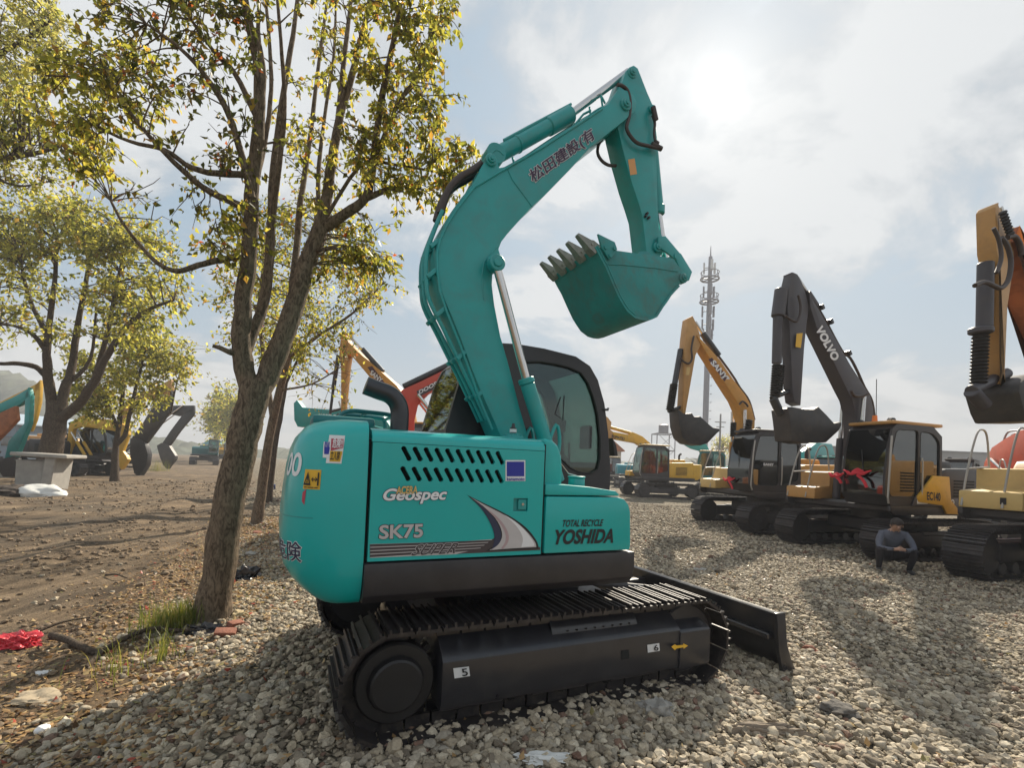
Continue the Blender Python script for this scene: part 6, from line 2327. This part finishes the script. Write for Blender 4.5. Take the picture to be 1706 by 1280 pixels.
def block(name, label, cat, u0, u1, vt, D, depth, m, roofm=None, win=None, gable=0.0):
    a, b = W(u0, 780, D), W(u1, 780, D)
    zt = W((u0 + u1) / 2, vt, D).z
    root = thing(name, label, cat, ((a.x + b.x) / 2, D + depth / 2, 0))
    w = b.x - a.x
    MB().box((0, 0, zt / 2 - 0.2), (w, depth, zt + 0.4)).build('wall', m, root)
    r = MB()
    if gable:
        r.prism([(-w / 2 - 0.4, zt), (w / 2 + 0.4, zt), (w / 2 + 0.4, zt + 0.12), (0, zt + gable), (-w / 2 - 0.4, zt + 0.12)], -depth / 2 - 0.4, depth / 2 + 0.4)
    else:
        r.box((0, 0, zt + 0.1), (w + 0.5, depth + 0.5, 0.22))
    r.build('roof', roofm or m, root)
    if win:
        n, zc, ww, wh = win
        for k in range(n):
            x = -w / 2 + w * (k + 0.5) / n
            MB().box((x, -depth / 2 - 0.02, zc), (ww, 0.08, wh)).build('window', GLASSD, root)
    return root


block('warehouse', 'long low grey warehouse beyond the machines at the right', 'warehouse', 1300, 1790, 752, 85, 12, WALLG, mat('dark_sheet_roof', (0.12, 0.115, 0.12), 0.6), (16, 1.9, 1.4, 1.0))
block('shed', 'small pale shed with a pitched brown roof behind the pale yellow boom', 'shed', 1006, 1034, 752, 64, 5, mat('cream_render', (0.5, 0.45, 0.38), 0.85), RUST, (2, 1.6, 0.7, 0.9), 1.4)
block('shed', 'blue grey roofed shed at the far left behind the orange boom', 'shed', -60, 22, 706, 46, 8, mat('blue_grey_sheet', (0.17, 0.22, 0.28), 0.6), mat('pale_blue_sheet', (0.30, 0.37, 0.44), 0.5), (3, 1.8, 1.0, 0.9), 1.2)
block('house', 'hazy pale low house at the far end of the dirt road', 'house', 338, 352, 741, 130, 10, mat('cream_render', (0.5, 0.45, 0.38)), BTEAL, (3, 1.8, 1.2, 1.1), 1.2)


def hills():
    def ridge(D, pts, depth, m, amp, fr):
        us = np.linspace(pts[0][0], pts[-1][0], 420)
        vs = np.interp(us, [p[0] for p in pts], [p[1] for p in pts])
        top = [W(u, v, D) for u, v in zip(us, vs)]
        rows = [(0.0, 0.0), (0.06, 0.30), (0.14, 0.55), (0.24, 0.78), (0.36, 0.93), (0.5, 1.0), (0.75, 0.7), (1.0, 0.0)]
        V, Fc = [], []
        for i, t in enumerate(top):
            for r, (a, b) in enumerate(rows):
                y = D + depth * (a - 0.5)
                x = t.x + 1.5 * float(vn(np.array(i * 0.9), np.array(r * 2.1), 8))
                j = amp * float(vn(np.array(i * fr), np.array(r * 0.9), 3) + 0.7 * vn(np.array(i * fr * 2.7), np.array(r * 2.0), 4))
                V.append((x, y, max(t.z, 0.6) * b - 1.0 + (j if 0 < b else 0)))
        n = len(rows)
        for i in range(len(top) - 1):
            for k in range(n - 1):
                a = i * n + k
                Fc.append((a, a + n, a + n + 1, a + 1))
        me = bpy.data.meshes.new('hills')
        me.from_pydata(V, [], Fc)
        me.materials.append(m)
        me.polygons.foreach_set('use_smooth', [True] * len(me.polygons))
        return tag(link('hills', me), kind='structure')
    wood = mat('wooded_hillside', (0.075, 0.085, 0.062), 0.9, var=0.5, scale=0.25, bump=1.0, bscale=0.7)
    ridge(190, [(-500, 600), (-200, 600), (0, 612), (60, 632), (140, 690), (230, 724), (330, 738), (420, 748), (600, 756)], 60, wood, 3.2, 0.35)
    ridge(210, [(900, 770), (1100, 764), (1210, 758), (1330, 752), (1500, 752), (1800, 762), (2200, 780)], 40, wood, 1.6, 0.5)


hills()
for k, (u, D, vt, sp, lb) in enumerate(((1204, 92, 726, 1.2, 'bare grey tree beside the utility pole'), (1225, 100, 738, 1.3, 'low hazy bush right of the utility pole'))):
    make_tree('tree', lb, [([(u, 782, D), (u, 755, D), (u + 1, vt + 8, D)], 0.3, 0.1), ([(u, 762, D), (u - 8, 742, D)], 0.15, 0.06), ([(u, 760, D), (u + 8, 744, D)], 0.15, 0.06)],
              [([(u - 16, vt + 22), (u - 8, vt), (u + 8, vt), (u + 16, vt + 22)], D - 2, D + 2, 26, 20)], 'pale', 0.45, BARKD, group=None, twig_r=0.05, spread=1.3, droop=0.2, bn=6)


# ------------------------------------------------------------------ small things lying about
def gthing(mb, name, label, cat, m, u, v, rz=0.0, group=None, dz=0.0, ang=40):
    p = GP(u, v)
    o = mb.build(name, m, None, ang=ang)
    o.location = (p.x, p.y, gz(p.x, p.y) + dz)
    o.rotation_euler = (0, 0, rz)
    return tag(o, label, cat, group)


def lump(r, sx, sy, sz, seed, amp=0.5, fr=1.3, sub=4):
    b = bmesh.new()
    bmesh.ops.create_icosphere(b, subdivisions=sub, radius=1.0)
    from mathutils import noise as mn
    for v in b.verts:
        n = mn.fractal(v.co * fr + Vector((seed * 3.7, seed * 1.3, 0)), 0.8, 2.0, 4)
        v.co *= 1 + amp * n
        v.co = Vector((v.co.x * r * sx, v.co.y * r * sy, max(-0.15, v.co.z) * r * sz))
    mb = MB()
    mb._merge(b)
    return mb


# concrete blocks on the left
p = GP(93, 813)
root = thing('concrete_blocks', 'pale concrete slab lying on an upright concrete block by the wide left tree', 'concrete block', (p.x, p.y, gz(p.x, p.y)), 0.25)
MB().box((0, 0, 0.62), (0.34, 1.1, 1.3), 0.03, ry=0.10).build('upright_block', CONC, root)
MB().box((-0.62, 0.1, 0.55), (0.9, 1.0, 1.15), 0.03).build('upright_block', CONC, root)
MB().box((-0.25, 0, 1.31), (1.75, 1.3, 0.14), 0.03, ry=0.03).build('slab', CONC, root)
gthing(lump(0.55, 1.5, 0.9, 0.65, 3, 0.25), 'sack', 'white woven sack slumped below the concrete block', 'sack', SACK, 70, 822)
gthing(lump(0.6, 1.6, 1.0, 0.5, 8, 0.5), 'rubble_heap', 'dark soil and rubble heap left of the white sack', 'rubble', mat('dark_soil', (0.06, 0.045, 0.035), 0.95, bump=0.5), 20, 820)
gthing(lump(0.5, 1.4, 1.0, 0.9, 5, 0.4), 'rock', 'pale rock at the left edge below the teal arm', 'rock', CONC, 12, 795)
gthing(lump(0.45, 1.2, 1.0, 0.8, 6, 0.4), 'rock', 'pale rock between the left edge and the concrete blocks', 'rock', CONC, 45, 795)
# red bag, bricks, stones round the big trunk
gthing(lump(0.15, 1.15, 0.75, 0.62, 2, 0.42, 2.2, 5), 'plastic_bag', 'crumpled red plastic bag lying on the dirt at the left edge', 'bag', mat('red_plastic_film', (0.50, 0.025, 0.04), 0.35, var=0.2, bump=0.8, bscale=18), 28, 1062)
BRICK = mat('worn_red_brick', (0.25, 0.10, 0.065), 0.9, var=0.2, scale=8, bump=0.5, bscale=40)
ROCKY = mat('yellowish_rock', (0.42, 0.33, 0.19), 0.9, var=0.15, scale=6, bump=0.4)
ROCKG = mat('grey_rock', (0.30, 0.285, 0.26), 0.9, var=0.15, scale=6, bump=0.4)
for (u, v, rz, s, lb) in ((375, 1060, 0.4, 1.0, 'broken red brick nearest the foot of the leaning trunk'), (392, 1046, 1.2, 0.8, 'broken red brick below the yellowish rock by the trunk'), (430, 884, 0.2, 1.1, 'dark red brick lying behind the leaning trunk')):
    b = MB().box((0, 0, 0.025), (0.17 * s, 0.10 * s, 0.055), 0.012, rx=0.2, ry=0.1, seg=2)
    gthing(b, 'brick', lb, 'brick', BRICK, u, v, rz)
gthing(lump(0.075, 1.2, 0.9, 0.8, 11, 0.35), 'rock', 'large yellowish rock against the foot of the leaning trunk', 'rock', ROCKY, 398, 1030)
gthing(lump(0.07, 1.3, 0.9, 0.7, 12, 0.35), 'rock', 'grey rock beside the black sheeting behind the leaning trunk', 'rock', ROCKG, 420, 925)
gthing(lump(0.085, 1.3, 1.0, 1.0, 19, 0.6), 'rock', 'big rounded grey stone close to the track of the teal excavator', 'rock', ROCKG, 1095, 1190)
gthing(lump(0.13, 1.6, 0.8, 0.25, 17, 0.3), 'rock', 'flat pale stone on the gravel beyond the dozer blade', 'rock', CONC, 1170, 945)
gthing(lump(0.055, 1.3, 1.0, 0.8, 22, 0.4), 'rock', 'reddish stone on the gravel right of the dozer blade', 'rock', BRICK, 1350, 1080)
gthing(lump(0.10, 1.8, 0.8, 0.5, 14, 0.8, 2.0), 'plastic_sheet', 'crumpled black plastic at the foot of the leaning trunk', 'plastic sheet', mat('black_plastic_film', (0.015, 0.014, 0.018), 0.3, bump=0.5, bscale=14), 345, 1050)
gthing(lump(0.14, 1.2, 0.9, 0.9, 15, 0.8, 2.0), 'plastic_sheet', 'black sheeting heaped on the gravel behind the leaning trunk', 'plastic sheet', mat('black_plastic_film', (0.015, 0.014, 0.018)), 408, 960)
gthing(lump(0.30, 1.0, 0.8, 1.1, 16, 0.4, 1.6), 'bag', 'dark blue bag of rubbish between the two tree trunks', 'bag', mat('blue_plastic', (0.02, 0.03, 0.10), 0.4, bump=0.5, bscale=12), 447, 815)
gthing(lump(0.11, 1.6, 1.0, 0.35, 18, 0.5), 'cloth_scrap', 'beige cloth scrap on the dirt at the lower left', 'cloth', mat('beige_cloth', (0.36, 0.29, 0.20), 0.9, bump=0.4, bscale=16), 70, 1160)
gthing(lump(0.035, 1.8, 1.0, 0.5, 20, 0.5), 'paper_scrap', 'small white paper scrap near the beige cloth scrap', 'paper', PAPER, 76, 1122)
gthing(lump(0.035, 1.0, 1.0, 0.9, 21, 0.2), 'rock', 'single bright white pebble at the lower left', 'rock', WHITE, 71, 1212)
gthing(lump(0.10, 1.4, 0.5, 0.35, 24, 0.5, 2.2), 'plastic_sheet', 'torn pale plastic sheet at the bottom edge below the track', 'plastic sheet', SACK, 900, 1268)
gthing(lump(0.14, 2.2, 0.35, 0.35, 27, 0.4, 2.2), 'rock', 'long brown slab of stone in the gravel at the bottom right', 'rock', mat('brown_stone', (0.20, 0.16, 0.12), 0.9, bump=0.4), 1260, 1220)
gthing(lump(0.10, 1.4, 0.9, 0.6, 29, 0.5), 'rock', 'dark stone half buried in the gravel right of the blade', 'rock', mat('dark_stone', (0.10, 0.09, 0.08), 0.9, bump=0.4), 1395, 1185)
# fallen branch
def branch():
    P = [W(u, v, d) for u, v, d in ((86, 1066, 4.15), (110, 1080, 4.0), (135, 1090, 3.9), (165, 1093, 3.86), (200, 1075, 4.05), (235, 1052, 4.25), (262, 1046, 4.35), (300, 1055, 4.4), (330, 1060, 4.45))]
    P = [Vector((p.x, p.y, gz(p.x, p.y) + h)) for p, h in zip(P, (0.09, 0.05, 0.03, 0.02, 0.05, 0.05, 0.06, 0.04, 0.02))]
    root = thing('fallen_branch', 'bent dead branch lying on the leaf litter left of the leaning trunk', 'branch', P[3])
    o = P[3]
    mb = MB()
    mb.tube([p - o for p in smooth_path(P, 4)], list(np.linspace(0.030, 0.014, (len(P) - 1) * 4 + 1)), 9)
    mb.tube([p - o for p in smooth_path([P[3], P[3] + Vector((0.08, -0.10, 0.03)), P[3] + Vector((0.11, -0.24, -0.01))], 4)], list(np.linspace(0.026, 0.016, 9)), 8)
    mb.build('stem', BARKD, root, ang=60)


branch()


def twig(label, a, b, D0, D1):
    p, q = W(*a, D0), W(*b, D1)
    p.z, q.z = gz(p.x, p.y) + 0.02, gz(q.x, q.y) + 0.03
    mid = (p + q) / 2 + Vector((0, 0, 0.03))
    o = MB().tube([v - p for v in smooth_path([p, mid, q], 5)], list(np.linspace(0.016, 0.007, 11)), 7).build('fallen_branch', BARKD, None, ang=60)
    o.location = p
    tag(o, label, 'branch')


twig('thin dark stick on the dirt beyond the red bag', (50, 1048), (150, 1030), 4.3, 4.7)
twig('short thin twig out on the dirt road', (175, 965), (212, 968), 6.4, 6.3)


def litter():
    C, A, L = [], [], []
    k = 17000
    y = RNG.uniform(1.3, 13, k)
    x = np.interp(y, [1.5, 3.7, 10.6, 25], [-2.0, -2.75, -5.4, -13.0]) + RNG.normal(-0.15, 0.5, k)
    k2 = 2600
    r = np.sqrt(RNG.uniform(1.5, 150, k2))
    a = np.radians(RNG.uniform(-55, 52, k2))
    x, y = np.concatenate([x, r * np.sin(a)]), np.concatenate([y, r * np.cos(a)])
    z = gh(x, y) + np.where(border(x, y) > 0.2, 0.035, 0.008)
    C = np.stack([x, y, z], -1)
    A = RNG.normal(size=(len(x), 3)) * np.array([1, 1, 0.25])
    L = RNG.uniform(0.022, 0.065, len(x))
    N = RNG.normal(0, 0.25, (len(x), 3)) + np.array([0, 0, 1.0])
    side = np.cross(A, N)
    me = leaf_mesh('leaf_litter', C, A, L, 'litter', LEAFD, 0.6, 0.16, side=np.cross(np.cross(A, N), A) * -1)
    tag(link('leaf_litter', me), 'dry brown leaves scattered along the edge of the dirt road', kind='stuff')
    # grass clump by the trunk and sparse blades along the verge
    def grass(name, label, centres, n, h0, h1):
        V, Fc = [], []
        for (cx, cy, rr, nn) in centres:
            for _ in range(nn):
                a, d = random.uniform(0, 6.28), rr * abs(random.gauss(0, 0.5))
                x, y = cx + d * math.cos(a), cy + d * math.sin(a)
                z = gz(x, y) - 0.01
                h = random.uniform(h0, h1)
                b = random.uniform(0, 6.28)
                lean = random.uniform(0.1, 0.55) * h
                w = random.uniform(0.002, 0.0045)
                sx, sy = -math.sin(b) * w, math.cos(b) * w
                i = len(V)
                for t in (0, 0.35, 0.7):
                    lx, ly = x + math.cos(b) * lean * t * t, y + math.sin(b) * lean * t * t
                    V += [(lx - sx * (1 - t * .6), ly - sy * (1 - t * .6), z + h * t), (lx + sx * (1 - t * .6), ly + sy * (1 - t * .6), z + h * t)]
                V.append((x + math.cos(b) * lean, y + math.sin(b) * lean, z + h * 0.95))
                Fc += [(i, i + 1, i + 3, i + 2), (i + 2, i + 3, i + 5, i + 4), (i + 4, i + 5, i + 6)]
        me = bpy.data.meshes.new(name)
        me.from_pydata(V, [], Fc)
        at = me.attributes.new('tone', 'FLOAT_COLOR', 'POINT')
        cols = np.zeros((len(V), 4))
        pal = np.array([(0.11, 0.15, 0.03), (0.19, 0.21, 0.05), (0.26, 0.23, 0.08)])
        cols[:, :3] = np.repeat(pal[RNG.integers(0, 3, len(V) // 7 + 1)], 7, 0)[:len(V)]
        cols[:, 3] = 1
        at.data.foreach_set('color', cols.astype(np.float32).ravel())
        me.materials.append(leaf_mat('grass_blade', 0.4))
        tag(link(name, me), label, kind='stuff')
    q = [GP(u, v) for u, v in ((300, 1035), (280, 1045), (318, 1040), (262, 1050), (270, 1095), (190, 1120))]
    grass('grass', 'clump of green grass left of the leaning trunk', [(q[0].x, q[0].y, 0.22, 260), (q[1].x, q[1].y, 0.25, 220), (q[2].x, q[2].y, 0.15, 140), (q[3].x, q[3].y, 0.3, 120), (q[4].x, q[4].y, 0.2, 60), (q[5].x, q[5].y, 0.25, 40)], 0, 0.10, 0.30)
    g = GP(262, 785)
    grass('grass', 'tuft of grass between the black bucket and the road', [(g.x, g.y, 1.2, 260)], 0, 0.4, 1.1)


litter()


def ribbon(label, M, s, cx, cy, cz, w):
    p = M.w(cx * s, cy * s, cz * s)
    root = thing('ribbon', label, 'ribbon', p, M.rz, 'red ribbons tied on the machines')
    m = MB()
    b = lump(w * 0.5, 0.45, 1.2, 0.9, 31 + cx, 0.28, 1.6, 3)
    b.build('bow', RIB, root)
    for sg in (-1, 1):
        t = MB()
        t.tube(smooth_path([(0.02, 0, 0), (0.05, sg * w * 0.6, -0.03), (0.03, sg * w * 1.1, 0.02), (0.02, sg * w * 1.5, 0.05)], 4), [0.02, 0.03, 0.035, 0.035, 0.03, 0.03, 0.035, 0.03, 0.025, 0.02, 0.02, 0.015, 0.01], 6)
        t.build('streamer', RIB, root)
    t = MB()
    t.tube(smooth_path([(0.03, 0.02, -0.05), (0.05, w * 0.8, -w * 0.8), (0.03, w * 1.1, -w * 1.5)], 3), 0.03, 6)
    t.build('streamer', RIB, root)


ribbon('red ribbon bow tied across the windscreen of the dark grey boom excavator', M2, 0.92, 1.87, 0.80, 1.92, 0.20)
ribbon('red ribbon streamer on the front corner of the dark grey boom excavator', M2, 0.92, 1.87, 0.30, 1.85, 0.12)
ribbon('red ribbon tied on the front of the tan yellow excavator cab', M1, 0.94, 1.87, 0.55, 1.55, 0.18)


# ------------------------------------------------------------------ air
def haze():
    m = bpy.data.materials.new('haze_air')
    m.use_nodes = True
    g = NT(m.node_tree)
    v = g.n('ShaderNodeVolumePrincipled', {'Color': (0.80, 0.82, 0.86, 1), 'Density': 0.0017, 'Anisotropy': 0.0})
    g.n('ShaderNodeOutputMaterial', {'Volume': v.outputs[0]})
    o = MB().box((0, 150, 17.0), (1100, 420, 40)).build('haze', m, None, ang=0)
    tag(o, kind='stuff', label='pale haze hanging over the far end of the yard')


haze()
